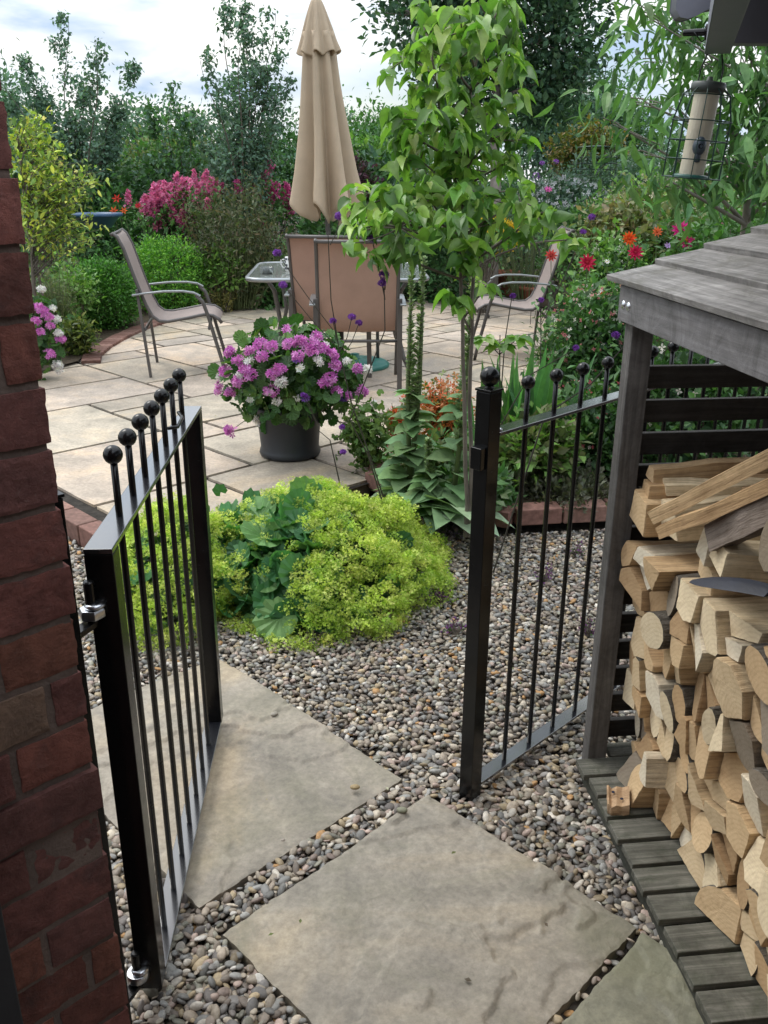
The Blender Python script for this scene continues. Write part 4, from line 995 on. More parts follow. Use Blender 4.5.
# --- silver birches, left
def airy(name,label,px0,py0,Y,spires,cols,leaf,n,k,r0=.035):
    b=PY(px0,py0,Y); B=Vector((b.x,b.y,.1))
    o=thing(name,label,'tree','birches on the left'); place(o,B); mb=MB(); lb=MB(); tb=MB(); s=ppm(px0,100,Y)
    top=PY(spires[0][0],spires[0][1],Y)-B
    tr=[Vector((0,0,0)),top*.3+Vector((.03,0,0)),top*.5+Vector((-.03,0,0)),top*.66]; tb.tube(tr,[r0,r0*.8,r0*.45,.004],8); tb.build('trunk',M['bark'],o,True)
    P=[];
    for (px,py,w) in spires:
        tip=PY(px,py,Y+RNG.normal()*.4)-B; st=top*(.25+.1*RNG.random()); st=Vector((st.x,st.y,min(st.z,tip.z*.45)))
        nb=[]
        for t in np.linspace(0,1,26):
            p=st.lerp(tip,t)+Vector((math.sin(t*4+px)*.07+math.sin(t*11+px)*.02,math.sin(t*3+py)*.06,0)); nb.append(p)
        lb.tube(nb,np.linspace(.014,.0025,26),5,None,False)
        for q_ in range(n):
            t=1-RNG.random()**1.25*.95; p=st.lerp(tip,t); ww=w/s*(1.05-t)**.75+.04
            a=RNG.random()*6.283; L=ww*(.4+.6*RNG.random()); e=p+Vector((math.cos(a)*L,math.sin(a)*L,L*(.5+RNG.normal()*.35)))
            if q_%2==0: twig(lb,p,e,.004,.0015,3,.1,3)
            f=RNG.random((k,1))**.7; P.append(np.array(p)+(np.array(e)-np.array(p))*f+RNG.normal(size=(k,3))*.035)
    P=np.concatenate(P); scatter(mb,P,leaf,LEAF1,pal(cols,len(P)),-.3,None,.8)
    lb.build('branch',M['bark'],o,True); mb.build('crown',M['leaf_far'],o); return o
airy('birch_tree','airy birch with separate leafy spires behind golden shrub at left',75,230,11.5,[(60,18,40),(100,40,30),(22,62,34),(135,68,30),(40,95,40),(85,90,45),(120,110,35),(5,90,30),(75,120,60),(45,130,50),(110,140,40)],BLUEG,.052,60,16)
airy('birch_tree','tall loose birch directly left of folded parasol',248,250,11.0,[(228,6,34),(268,12,30),(247,22,34),(285,28,26),(208,60,30),(262,70,44),(232,80,44),(290,75,25),(196,120,28),(245,5,26),(240,120,50),(215,130,40)],BLUEG,.05,54,15)
airy('birch_tree','low thin birch sapling between the two taller birches',175,240,12.0,[(172,88,22),(150,106,22),(195,110,25),(183,120,28)],BLUEG+MID,.06,40,14)
# --- big dark tree, centre top
c0=PY(492,245,11.0)
tree('shade_tree','big dense dark green tree rising behind the young dogwood',[(c0.x,c0.y,.1),(c0.x,c0.y,1.3),(c0.x-.02,c0.y,2.3),(c0.x,c0.y,3.2)],
 blobs_px([(440,20,60,45),(490,60,75,55),(550,30,65,60),(520,-40,110,70),(440,-50,80,60),(575,75,30,40),(405,10,26,26),(572,15,20,35),(535,95,50,32),(585,-70,40,40),(470,100,40,26)],11.0,.9),
 [(.04,.08,.052),(.055,.105,.063),(.032,.065,.046),(.075,.135,.075)],.08,560,34,mat='leaf_far',cr=.12,r0=.085,bark='bark_pale',twigs=18)
# --- mid hedging / shrubs at the back of the patio
back=[('dark green leafy shrub behind left chair back',115,235,11.3,50,42,DK+MID,.07,None),
('rounded dark hedge shrub behind pink plumes',75,195,12.0,75,40,DK,.08,None),
('mid green shrub mass below the left birch',30,180,11.5,50,40,BLUEG,.07,None),
('dark evergreen shrub directly under the parasol hem',345,240,11.3,50,48,DK+MID,.07,None),
('dark glossy shrub right of the table with upright leaves',425,262,11.2,55,38,DK,.08,None),
('dull green shrub behind parasol canopy',380,190,12.5,60,34,BLUEG+DK,.08,None),
('purple leaved shrub peeping right of parasol',348,190,11.8,22,24,[(.035,.015,.028),(.05,.02,.035),(.02,.02,.015)],.06,None),
('yellow green shrub among hedges right of parasol',372,165,13.0,26,22,LIT+MID,.07,None),
('dark shrub behind the yellow daisies',520,215,12.2,55,34,DK+BLUEG,.07,None),
('dim low shrub at back between birch stems',180,190,12.6,60,30,BLUEG+DK,.08,None),
('pale green mounded shrub behind the pink plumes',170,165,13.4,55,20,OLV+MID,.07,None)]
for lb,px,py,Y,rx,ry,cl,lf,_ in back: shp('garden_shrub',lb,px,py,Y,rx,ry,cl,n=150,k=24,leaf=lf,cr=.09,mat='leaf_far',group='shrubs along the back of the garden')
# box balls
shp('box_ball','nearer round clipped box bush by curved brick edging',103,297,8.7,33,35,[(.05,.14,.025),(.07,.18,.03),(.035,.10,.02)],n=520,k=28,leaf=.028,cr=.035,p=.22,group='round box bushes',cat='box bush')
shp('box_ball','farther bright round box bush behind the left chair',168,276,9.9,40,36,[(.10,.24,.035),(.14,.29,.04),(.055,.15,.03)],n=520,k=28,leaf=.03,cr=.04,p=.22,group='round box bushes',cat='box bush')
# pink plume shrub
def plume(name,label,Y,cl,cols,leafc,stem_to):
    c=PY(*stem_to,Y); o=thing(name,label,'flowering shrub'); B=Vector((c.x,c.y,.12)); place(o,B); fb=MB(); lb=MB(); sb=MB()
    for (px,py,r_) in cl:
        s=ppm(px,py,Y); p=PY(px,py,Y+RNG.normal()*.15)-B
        for q_ in range(7):
            e=p+Vector((RNG.normal()*r_/s*.6,RNG.normal()*.15,RNG.normal()*r_/s*.5)); L=.09+RNG.random()*.08; t=RNG.random((130,1))
            P=np.array(e)+np.array([RNG.normal()*.03,RNG.normal()*.03,L])*(t-.5)+RNG.normal(size=(130,3))*.028*(1-t*.7)
            scatter(fb,P,.018,STAR4,pal(cols,130,.25),.3); twig(sb,(RNG.normal()*.1,RNG.normal()*.1,0),e,.006,.003)
        P=np.array(p)+RNG.normal(size=(120,3))*np.array([r_/s*.7,.2,r_/s*.5])-np.array([0,0,r_/s*.9]); scatter(lb,P,.06,LEAF1,pal(leafc,120),.2)
    fb.build('blossom',M['petal'],o); lb.build('foliage',M['leaf'],o); sb.build('stem',M['stem_dark'],o)
plume('plume_shrub','shrub with bright pink feathery plumes behind left chair',10.8,[(150,205,13),(165,200,13),(178,198,14),(190,195,12),(200,188,10),(182,215,11),(188,224,8),(172,208,12),(207,200,10),(158,213,10),(212,190,8),(183,186,9),(148,212,8)],[(.72,.19,.38),(.80,.28,.47),(.6,.13,.30)],MID,(180,240))
plume('plume_shrub','second pink plume shrub left of parasol canopy',11.3,[(262,190,14),(272,180,11),(255,183,10),(265,203,11),(258,212,8),(245,186,8),(280,198,9)],[(.62,.10,.32),(.7,.15,.38),(.48,.07,.24)],MID,(262,240))
# wispy brown-green shrub
def wispy(label,px,pb,pt_,Y,w,cols,n=90,lf=.05,cat='shrub',name='wispy_shrub',k=34,T=LEAF_L,bend=.25):
    b=PY(px,pb,Y); B=Vector((b.x,b.y,.12)); s=ppm(px,pb,Y); H=PY(px,pt_,Y).z-.12; o=thing(name,label,cat); place(o,B); sb=MB(); lb=MB()
    for i in range(n):
        a=RNG.random()*6.283; rr=math.sqrt(RNG.random()); h=H*(.55+.45*RNG.random())*(1-.25*rr*rr); e=Vector((math.cos(a)*rr*w/s,math.sin(a)*rr*w/s*.8,h)); st=Vector((e.x*.3,e.y*.3,0))
        m_=(st+e)/2+Vector((0,0,h*.1)); ts=np.linspace(0,1,7); P=[st*(1-t)**2+m_*(2*t*(1-t))+e*t*t for t in ts]; sb.tube(P,np.linspace(.005,.0015,7),3,None,False)
        tt=RNG.random((k,1))**.7; Q=np.array(st)*(1-tt)**2+np.array(m_)*(2*tt*(1-tt))+np.array(e)*tt*tt+RNG.normal(size=(k,3))*.035; scatter(lb,Q,lf,T,pal(cols,k),.6,None,.7)
    sb.build('stem',M['stem'],o); lb.build('foliage',M['leaf'],o); return o
wispy('tall wispy olive brown shrub between left chair and table',240,306,165,10.1,56,[(.06,.075,.035),(.08,.09,.045),(.10,.085,.05),(.04,.055,.025)],150,.055)
wispy('small bronze grass tuft at patio edge beyond left chair',223,306,284,9.9,13,[(.18,.16,.05),(.14,.13,.05)],60,.06,'grass tuft','grass_tuft',14,NEEDLE)
shp('garden_shrub','low leafy plant with pale shoots at the patio back edge',275,285,10.4,30,20,MID,n=90,k=22,leaf=.06,group='shrubs along the back of the garden')
shp('garden_shrub','pale green tuft at base of the wispy shrub',224,268,9.9,14,14,LIT,n=40,k=18,leaf=.06,group='shrubs along the back of the garden')
# golden layered shrub at left
gY=6.9; gb=PY(36,290,gY)
def layered(label,base,Y,layers,cols,leaf,n=60,name='golden_shrub'):
    o=thing(name,label,'shrub'); B=Vector((base.x,base.y,.1)); place(o,B); s=ppm(36,200,Y); tb=MB(); lb=MB(); cb=MB()
    topz=PY(38,118,Y).z-.1; tb.tube([(0,0,0),(-.02,0,topz*.3),(.02,.02,topz*.6),(.0,0,topz)],[.022,.018,.012,.003],8); tb.tube([(.06,.03,0),(.05,.02,.4),(.01,.0,topz*.55)],[.018,.013,.007],7); tb.build('trunk',M['bark'],o,True)
    for (x0,x1,py,th) in layers:
        for q_ in range(n//3):
            px=x0+(x1-x0)*(1-(RNG.random()**1.3)) if x1>x0 else x0
            e=PY(px,py+RNG.normal()*th,Y+RNG.normal()*.28)-B; st=Vector((0,0,max(.25,e.z-.12-abs(e.x)*.3)))
            P=[st.lerp(e,t)+Vector((0,0,.06*math.sin(t*3.14))) for t in np.linspace(0,1,6)]; lb.tube(P,np.linspace(.005,.0015,6),3,None,False)
            k=20; t=.35+.65*RNG.random((k,1)); Q=np.array(st)+(np.array(e)-np.array(st))*t+np.array([0,0,.04])+RNG.normal(size=(k,3))*np.array([.05,.05,.018]); scatter(cb,Q,leaf,LEAF,pal(cols,k,.2),.1,None,.35)
    lb.build('branch',M['bark'],o,True); cb.build('crown',M['leaf'],o)
layered('layered golden green shrub beside brick wall at left',gb,gY,[(22,48,128,6),(20,62,145,7),(20,80,168,7),(25,116,174,5),(20,70,180,8),(25,102,190,6),(22,88,203,8),(25,98,220,7),(30,104,238,6),(22,60,215,9)],GOLD+[(.10,.15,.03),(.08,.13,.03)],.045,48)
tw=MB()
# bronze fine-leaved ground plants left bed
wispy('fine leaved bronze green perennial under the golden shrub',58,352,258,7.7,24,[(.10,.12,.05),(.13,.13,.07),(.07,.10,.035)],120,.04,'perennial','perennial',22,NEEDLE)
wispy('tangled low green perennial spilling towards curved brick edging',78,368,318,7.3,20,[(.09,.12,.03),(.13,.15,.04),(.05,.08,.03)],90,.045,'perennial','perennial',20,LEAF)
shp('garden_shrub','leafy lime shoots beside the nearer box bush',72,290,8.2,14,26,LIT,n=40,k=18,leaf=.05)
# red flowers behind left chair
def daisy(name,label,px,py,Y,r,cols,cc,n=12,lay=2,stem_to=.1,cat='flower',face=(0,-.8,.5),lean=.05,group=None,leafy=True):
    c=PY(px,py,Y); o=thing(name,label,cat,group); B=Vector((c.x+RNG.normal()*.03,c.y+.05,stem_to)); place(o,B); h=c-B
    s=MB(); s.tube([(0,0,0),(h.x*.3+lean,h.y*.3,h.z*.5),tuple(h)],[.004,.003,.0025],5,None,False)
    s.build('stem',M['stem'],o,True)
    if leafy:
        l=MB(); t=RNG.random((16,1)); P=np.array([h.x*.3+lean*.6,0,0])*t+np.array([0,0,h.z])*t*.8; scatter(l,P,.07,LEAF,pal(MID,16),.3); l.build('foliage',M['leaf'],o)
    f=MB(); T=leaf_t(.17,.05,-.12,(.4,.75)); fz=Vector(face).normalized()
    for L in range(lay):
        a=np.arange(n)*2*np.pi/n+L*.3+RNG.random()*.5; u=fz.orthogonal().normalized(); v=fz.cross(u)
        D=np.array([list(u*math.cos(t)+v*math.sin(t)+fz*(.15+.35*L)) for t in a]); M_=frames(D,np.tile(list(fz),(n,1)),.15)*(r*(1-.28*L))
        f.inst(T[0],T[1],M_,np.tile(list(h),(n,1)),pal(cols,n,.12))
    fo=f.build('flower_head',M['petal'],o)
    d=MB(); d.sphere(tuple(h+fz*r*.12),r*.2,10,cc); d.build('flower_centre',M['petal'],fo)
    return o
daisy('lily','red lily flower above the left chair back',117,199,9.6,.055,[(.6,.03,.02)],(.2,.02,.01),6,1)
daisy('lily','orange red lily just above left chair top',114,211,9.5,.05,[(.7,.10,.03)],(.3,.05,.01),6,1)
daisy('lily','orange lily right of its pair over left chair',124,211,9.6,.045,[(.7,.12,.03)],(.3,.05,.01),6,1)
daisy('dahlia','crimson dahlia behind the wispy shrub left of pink plumes',138,206,10.2,.04,[(.5,.03,.05)],(.3,.02,.02),9,2)
# yellow daisies
o=shp('rudbeckia','clump of yellow daisies behind the patio beside the dogwood stem',484,236,9.8,34,18,MID,n=60,k=16,leaf=.06,cat='perennial',flowers=([(.75,.45,.02),(.8,.55,.04)],260,.035,FLORET,.8))
# --- right hand garden: layered shrubs and perennials from far to near
rg_=[('grey green airy perennial drift far right behind white sprays',640,175,11.5,80,26,BLUEG,.05,None),
('orange tinted shrub below the distant conifer',588,150,12.5,36,18,[(.16,.11,.03),(.12,.12,.03),(.07,.10,.03)],.06,None),
('white flowering spray drift beyond right chair',565,205,11.0,45,24,BLUEG,.05,([(.6,.62,.62),(.5,.52,.55)],520,.03,STAR4,.5)),
('pale seedy green perennial clump left of the orange dahlia',655,215,8.5,60,34,OLV+LIT,.05,([(.45,.42,.3)],120,.03,STAR4,.4)),
('light green clump at the far right under the cherry',735,205,8.2,60,30,LIT+OLV,.055,([(.55,.3,.4),(.6,.58,.5)],90,.035,STAR4,.4)),
('dark leafy shrub below the second bird feeder',590,240,8.8,40,30,DK+MID,.06,None),
('feathery tan and green grass clump behind dahlias',620,245,7.2,34,34,OLV+[(.16,.13,.07)],.06,None),
('bushy mid green shrub behind the store roof edge',700,245,6.8,60,34,MID+OLV,.055,([(.6,.56,.5)],60,.03,STAR4,.4)),
('white dotted shrub with small leaves near right chair',610,280,6.6,30,38,MID+LIT,.045,([(.7,.7,.62)],260,.014,STAR4,.3)),
('leafy bed plant with pale pink bells beside the right chair legs',594,332,5.9,32,40,MID+LIT,.045,([(.6,.30,.28),(.65,.5,.45),(.7,.7,.62)],160,.014,STAR4,.3)),
('dense fuchsia bush with small white bells behind railings',600,345,5.1,52,58,MID+DK,.042,([(.72,.7,.64),(.6,.2,.22)],330,.012,STAR4,.3)),
('dark fuchsia bush with pink and white bells low behind railings',590,440,4.35,58,60,DK+MID,.042,([(.7,.62,.58),(.6,.12,.16)],190,.012,STAR4,.2)),
('leafy bush seen through slats of log store end',700,400,4.1,70,60,DK+MID,.05,([(.7,.62,.58)],50,.02,STAR4,.2)),
('bushy plant behind the store roof at far right',740,265,5.4,60,50,MID,.05,None)]
for lb,px,py,Y,rx,ry,cl,lf,fl in rg_: shp('bed_shrub',lb,px,py,Y,rx,ry,cl,n=210,k=24,leaf=lf,cr=.07,p=.5,flowers=fl,group='plants in the right hand bed',outw=.4)
for px,pb,pt_,Y,w,cl,lb in [(640,300,205,7.0,40,[(.12,.14,.05),(.16,.15,.08),(.08,.12,.04)],'arching seed headed grass behind orange dahlia'),(560,400,300,5.3,30,[(.07,.13,.04),(.10,.16,.05)],'upright fine stems in bed right of dogwood'),(700,280,205,6.4,50,[(.09,.13,.05),(.14,.14,.07)],'wiry green and straw perennials behind store roof'),(530,250,190,10.5,40,[(.06,.10,.06),(.09,.12,.08)],'grey green spikes beyond right chair')]:
    wispy(lb,px,pb,pt_,Y,w,cl,80,.045,'perennial','perennial',24,NEEDLE)
# dahlias
for lb,px,py,Y,r_,cl,cc,n_,l_ in [('magenta pink daisy-like dahlia, upper of pair above store roof',680,230,5.6,.062,[(.62,.03,.24),(.68,.05,.28)],(.5,.25,.03),12,2),('hot pink dahlia, lower of pair above store roof',686,241,5.5,.055,[(.65,.04,.22)],(.5,.2,.03),11,2),('spiky orange dahlia behind the store roof corner',629,239,5.7,.05,[(.75,.12,.02),(.7,.08,.02)],(.6,.1,.02),12,2),('small faded orange dahlia left of magenta pair',657,232,6.0,.038,[(.7,.16,.06)],(.5,.1,.03),9,2),('crimson pink dahlia at tip of the store roof',635,253,5.2,.05,[(.6,.02,.10),(.5,.02,.08)],(.4,.02,.05),11,3),('deep red dahlia left of the log store roof',587,263,5.2,.055,[(.5,.02,.06),(.58,.03,.09)],(.4,.02,.04),11,3),('coral dahlia half hidden left of red one',551,256,6.5,.05,[(.5,.07,.06)],(.4,.05,.04),10,3),('small orange flower low behind right bed',602,294,5.2,.025,[(.75,.16,.05)],(.6,.1,.02),6,1)]:
    daisy('dahlia',lb,px,py,Y,r_,cl,cc,n_,l_,group='dahlias in the bed',cat='dahlia',face=(0,-.85,.35))
LEAF_H=leaf_t(.135,.05,.4,(.25,.5,.75))
for lb,px,py,Y,r_,cl,cc in [('pale pink open flower low in right bed by railings',575,300,5.4,.022,[(.75,.45,.5)],(.6,.5,.1)),('small white daisy in front of feathery grass clump',607,262,6.0,.022,[(.8,.8,.78)],(.6,.5,.1)),('red bloom deep among stems right of right chair',597,322,5.6,.022,[(.55,.04,.05)],(.3,.1,.02)),('mauve bloom below the crimson dahlia at roof tip',606,345,5.0,.018,[(.4,.2,.55)],(.3,.1,.3)),('pink bloom at far right beneath the cherry trunk',720,222,6.6,.035,[(.7,.15,.4)],(.5,.3,.05)),('lilac bloom beside the magenta dahlia pair',668,246,5.9,.03,[(.45,.3,.6)],(.3,.2,.4)),('yellow bloom behind the orange dahlia',618,222,7.4,.03,[(.75,.6,.06)],(.5,.3,.02)),('deep pink bloom over white spray drift',548,190,9.5,.05,[(.6,.1,.35)],(.4,.1,.2))]:
    daisy('garden_flower',lb,px,py,Y,r_,cl,cc,8,1,cat='flower',face=(0,-.7,.7))
# --- cherry tree right
cY=4.4; ct=PY(748,225,cY)
cc_=[(735,150,38,42),(760,95,40,50),(700,60,34,30),(682,112,18,18),(676,30,16,16),(645,62,22,7),(640,98,22,6),(690,175,26,14),(612,120,14,5),(740,30,45,40),(690,15,40,26),(640,12,20,10),(640,150,30,10),(665,178,22,10),(790,160,50,60),(770,200,20,18),(700,120,30,30)]
tree('cherry_tree','cherry tree with long drooping leaves behind bird feeder',[(ct.x,ct.y,.1),(ct.x,ct.y,1.0),(ct.x-.02,ct.y,1.45),(ct.x+.03,ct.y,2.1)],blobs_px(cc_,cY,.8),[(.08,.165,.055),(.07,.14,.05),(.105,.20,.07),(.05,.11,.045)],0.088,115,13,T=LEAF_H,mat='leaf',cr=.09,r0=.034,up=-.25,bark='bark_pale',twigs=14,droop=.28,limb=.2)
# --- young dogwood
dY=3.35; db=PG(466,500,.12); dbx=PY(466,500,dY)
DG=[(.11,.21,.05),(.15,.26,.06),(.085,.165,.04),(.22,.31,.09),(.06,.13,.03),(.17,.28,.07)]
D_bl=[(490,22,20,20),(430,38,24,20),(462,32,24,18),(408,58,16,13),(455,62,30,16),(508,60,10,18),(420,95,24,13),(466,98,30,16),(510,98,8,8),(440,128,40,20),(486,142,28,15),(400,125,20,14),(455,165,42,20),(420,160,24,16),(512,160,10,10),(385,198,28,16),(430,200,40,22),(480,195,36,18),(522,203,14,9),(400,228,36,18),(370,215,18,14),(445,232,30,16),(508,236,13,8),(392,252,22,10),(530,224,10,8,.3),(566,240,8,6,.3),(470,262,9,7),(486,285,8,6),(455,300,7,5),(470,232,18,12),(535,215,14,10),(425,15,10,10),(500,8,10,8)]
Bs=Vector((PY(468,505,dY).x,dY,.12))
def dogwood():
    o=thing('dogwood_tree','slender young dogwood with pale drooping curled leaves in bed centre','tree'); place(o,Bs); tb=MB(); lb=MB(); cb=MB()
    tops=[(PY(462,238,dY)-Bs,PY(470,90,dY)-Bs,PY(490,10,dY)-Bs),(PY(474,260,dY+.05)-Bs,PY(440,120,dY+.1)-Bs,PY(430,40,dY)-Bs)]
    pths=[]
    for a,b,c in tops:
        P=[Vector((RNG.normal()*.015,0,0)),a*.5+Vector((.0,0,0)),a,b,c]; f=[]
        for i in range(4):
            for t in (0,.25,.5,.75): f.append(P[i].lerp(P[i+1],t)+Vector((RNG.normal()*.004,RNG.normal()*.004,0)))
        f.append(P[-1]); tb.tube(f,np.linspace(.0095,.003,len(f)),8,None,False); pths.append(f)
    tb.build('trunk',M['bark'],o,True)
    for e in D_bl:
        px,py,rx,ry=e[:4]; Y=dY+(e[4] if len(e)>4 else RNG.normal()*.13); s=ppm(px,py,Y); c=PY(px,py,Y)-Bs
        f=min(sum(pths,[]),key=lambda p:(p-c).length+abs(p.z-(c.z-.12))*1.5); twig(lb,f,c,.0055,.003,5,.12,5)
        nn=int(9+rx*ry/15.5)
        for q_ in range(max(3,nn//4)):
            d=RNG.normal(size=3)*np.array([rx/s*.62,.11,ry/s*.5]); t_=np.array(c)+d; twig(lb,c,t_,.003,.0015,4,.15,3)
            k=6; az=RNG.random()*6.28+np.arange(k)*6.283/k*1.0+RNG.normal(size=k)*.3
            D=np.stack([np.cos(az),np.sin(az),.2-RNG.random(k)*1.0],1); U=np.tile([0,0,1.],(k,1))
            sz=.052*(1+RNG.normal(size=k)*.32).clip(.4,1.6); T=leaf_t(.36,RNG.uniform(.14,.34),RNG.uniform(.35,1.0),(.2,.42,.62,.82))
            cb.inst(T[0],T[1],frames(D,U,.55)*sz[:,None,None],np.tile(t_,(k,1))+RNG.normal(size=(k,3))*.01,pal(DG,k,.15))
    lb.build('branch',M['bark'],o,True); cb.build('crown',M['leaf_gloss'],o,True)
dogwood()
# low shoot with few leaves
def sprig(label,px0,py0,px1,py1,Y,heads,name='sapling'):
    a=PY(px0,py0,Y); B=Vector((a.x,a.y,.1)); o=thing(name,label,'sapling'); place(o,B); s=MB(); l=MB()
    e=PY(px1,py1,Y)-B; s.tube([Vector((0,0,0)),e*.5+Vector((.01,0,0)),e],[.004,.003,.002],5,None,False)
    for hx,hy in heads:
        h=PY(hx,hy,Y)-B; s.tube([e*.9,h],.002,4,None,False); k=7; az=np.arange(k)*.9+RNG.random(); D=np.stack([np.cos(az),np.sin(az),-.3+RNG.random(k)*.4],1); T=leaf_t(.36,.14,.3,(.22,.48,.75))
        l.inst(T[0],T[1],frames(D,None,.2)*.075,np.tile(np.array(h),(k,1)),pal(DG,k,.1))
    s.build('stem',M['stem_dark'],o,True); l.build('leaf',M['leaf_gloss'],o,True)
sprig('leafy shoot standing low in front of the right chair',497,470,500,335,3.6,[(485,338),(500,345),(518,338)])
# mullein: two flower spikes over a leaf rosette
mY=3.75; mbz=PG(408,480,.12)
def mullein(label,px,pts,Y,base):
    o=thing('mullein',label,'plant','mulleins in the flower bed'); B=Vector((PY(px,base,Y).x,Y,.12)); place(o,B); s=MB(); l=MB(); bd=MB()
    for (tx,ty,r_) in pts:
        t=PY(tx,ty,Y)-B; P=[Vector((0,0,.05)),t*.5+Vector((RNG.normal()*.01,0,0)),t]; s.tube(P,[.012,.010,.005],8)
        n_=420; tt=.25+.75*RNG.random(n_); Q=np.array([tuple(P[0].lerp(P[2],x)) for x in tt]); a=RNG.random(n_)*6.283
        D=np.stack([np.cos(a),np.sin(a),.5+RNG.random(n_)*.4],1); bd.inst(LEAF1[0],LEAF1[1],frames(D,None,.4)*(.034*(1.15-.5*tt))[:,None,None],Q,pal([(.17,.23,.11),(.22,.28,.15),(.12,.18,.08)],n_))
        n_=26; tt=RNG.random(n_)*.5; Q=np.array([tuple(P[0].lerp(P[2],x)) for x in tt]); a=RNG.random(n_)*6.283; D=np.stack([np.cos(a),np.sin(a),.35+0*a],1)
        l.inst(LEAF_W[0],LEAF_W[1],frames(D,None,.2)*(.16*(1-tt*1.2))[:,None,None],Q,pal([(.10,.17,.08),(.13,.20,.09)],n_))
    n_=24; a=np.arange(n_)*2.4+RNG.normal(size=n_)*.3; D=np.stack([np.cos(a),np.sin(a),.25+.7*RNG.random(n_)],1); T=leaf_t(.30,.08,.55,(.2,.4,.6,.8))
    l.inst(T[0],T[1],frames(D,None,.2)*(.185*(1+RNG.normal(size=n_)*.3))[:,None,None],np.tile([0,0,.03],(n_,1)),pal([(.15,.23,.13),(.20,.28,.17),(.11,.18,.09)],n_))
    s.build('stem',M['stem'],o,True); bd.build('flower_spike',M['leaf_felt'],o); l.build('rosette',M['leaf_felt'],o,True)
mullein('grey green mullein with twin tall bud spikes left of dogwood stem',410,[(412,262,1),(424,258,1)],3.75,470)
mullein('shorter mullein rosette at foot of the gate latch post',452,[(476,240,1)],3.55,505)
mullein('lower mullein rosette beside the lime green flower mound',432,[(428,440,1)],3.6,498)
wispy('orange flowered low perennial right of the mullein',445,440,375,4.6,26,[(.45,.10,.04),(.35,.14,.05),(.10,.13,.04)],70,.022,'perennial','perennial',26,STAR4)
wispy('small orange blooms beside geranium pot at bed edge',400,440,392,4.5,12,[(.5,.08,.04),(.12,.14,.05)],26,.025,'perennial','perennial',14,STAR4)
shp('bed_shrub','bronze green mounding plant between mulleins',430,470,4.0,34,24,OLV+MID,n=120,k=20,leaf=.045,cr=.04,group='plants in the right hand bed')
shp('bed_shrub','low leafy cover at front corner of bed',470,495,3.75,32,20,MID+[(.09,.13,.07)],n=120,k=18,leaf=.05,cr=.04,group='plants in the right hand bed')
shp('bed_shrub','mottled yellow green leaves behind left railing bars',535,450,4.0,34,26,OLV+LIT,n=120,k=20,leaf=.05,cr=.04,group='plants in the right hand bed')
shp('bed_shrub','dusty low heather-like mat behind the brick edging',560,495,3.9,50,10,[(.08,.085,.06),(.10,.10,.075),(.06,.07,.04)],n=120,k=26,leaf=.025,cr=.03,group='plants in the right hand bed')
shp('bed_shrub','purple grey creeping plant at edge of gravel near post',455,520,3.62,22,8,[(.07,.09,.06),(.12,.08,.13)],n=50,k=20,leaf=.025,cr=.03,group='plants in the right hand bed',base=.05)
# sword leaves
def swords(label,px,pb,Y,n,h,w,cols):
    b=PG(px,pb,.1); b=Vector((PY(px,pb,Y).x,Y,.12)); o=thing('iris_clump',label,'iris'); place(o,b); l=MB(); T=leaf_t(.045,.01,.12,(.25,.5,.75))
    a=RNG.random(n)*6.283; D=np.stack([np.cos(a)*.22,np.sin(a)*.22,np.ones(n)],1); P=RNG.normal(size=(n,3))*np.array([w,w*.5,0])
    l.inst(T[0],T[1],frames(D,rnd_dirs(n),.1)*(h*(.7+.4*RNG.random(n)))[:,None,None],P,pal(cols,n)); l.build('leaf',M['leaf_gloss'],o); return o
swords('upright sword leaved iris clump behind first railing bars',522,460,4.2,34,.62,.10,[(.06,.15,.05),(.08,.18,.06),(.05,.12,.05)])
swords('iris leaves low beside the patio under right chair',545,420,4.8,20,.4,.08,[(.07,.16,.05),(.06,.13,.04)])
# verbena
def verbena(label,base,pts,heads,Y,col=[(.22,.06,.38),(.28,.09,.45),(.16,.05,.30)],r=.012):
    o=thing('verbena',label,'verbena','wiry purple verbenas'); b=PY(base[0],base[1],Y); B=Vector((b.x,b.y,max(.03,min(b.z,.12)))); place(o,B); s=MB()
    P=[Vector((0,0,0))]+[PY(x,y,Y)-B for x,y in pts]; s.tube(P,np.linspace(.0035,.0018,len(P)),5,None,False)
    for hx,hy,sz,fx,fy in heads:
        h=PY(hx,hy,Y)-B; f=PY(fx,fy,Y)-B; s.tube([f,(f+h)/2+Vector((.004,0,-.012)),h],.0016,4,None,False)
        m=MB(); n_=60; D=rnd_dirs(n_,.5); m.inst(FLORET[0],FLORET[1],frames(rnd_dirs(n_),D,.2)*.0075,D*np.array([1,1,.75])*sz*.78,pal(col,n_)); hd=m.build('flower_head',M['petal'],o); hd.location=h
    s.build('stem',M['stem_dark'],o,True)
verbena('tall wiry verbena stem crossing in front of the tan chairs',(392,505),[(372,462),(352,405),(340,355),(331,300),(328,235)],[(340,216,.022,330,245),(277,253,.018,333,330),(283,285,.018,335,345),(333,321,.014,336,340),(352,317,.016,340,352),(359,323,.014,342,356)],3.5)
verbena('branched verbena rising over the dogwood foot toward chair',(395,500),[(368,455),(350,420),(385,330),(384,280)],[(384,275,.02,385,290),(372,239,.017,385,300),(382,283,.016,385,300)],3.3)
verbena('arching verbena stem behind latch post',(478,470),[(498,430),(530,375),(570,352)],[(576,348,.012,570,352)],3.3)
verbena('long verbena stem sweeping right across the railings',(500,445),[(545,415),(590,385),(625,345),(640,322)],[(616,335,.014,622,350)],3.0)
verbena('thin verbena upright beside dogwood trunk',(496,480),[(499,420),(505,340),(512,296)],[(513,296,.012,512,300)],3.6)
verbena('thin verbena with open heads right of the dogwood',(520,470),[(540,400),(541,330),(540,300)],[(541,300,.014,541,310),(592,217,.018,541,320),(583,232,.014,541,325)],4.2)
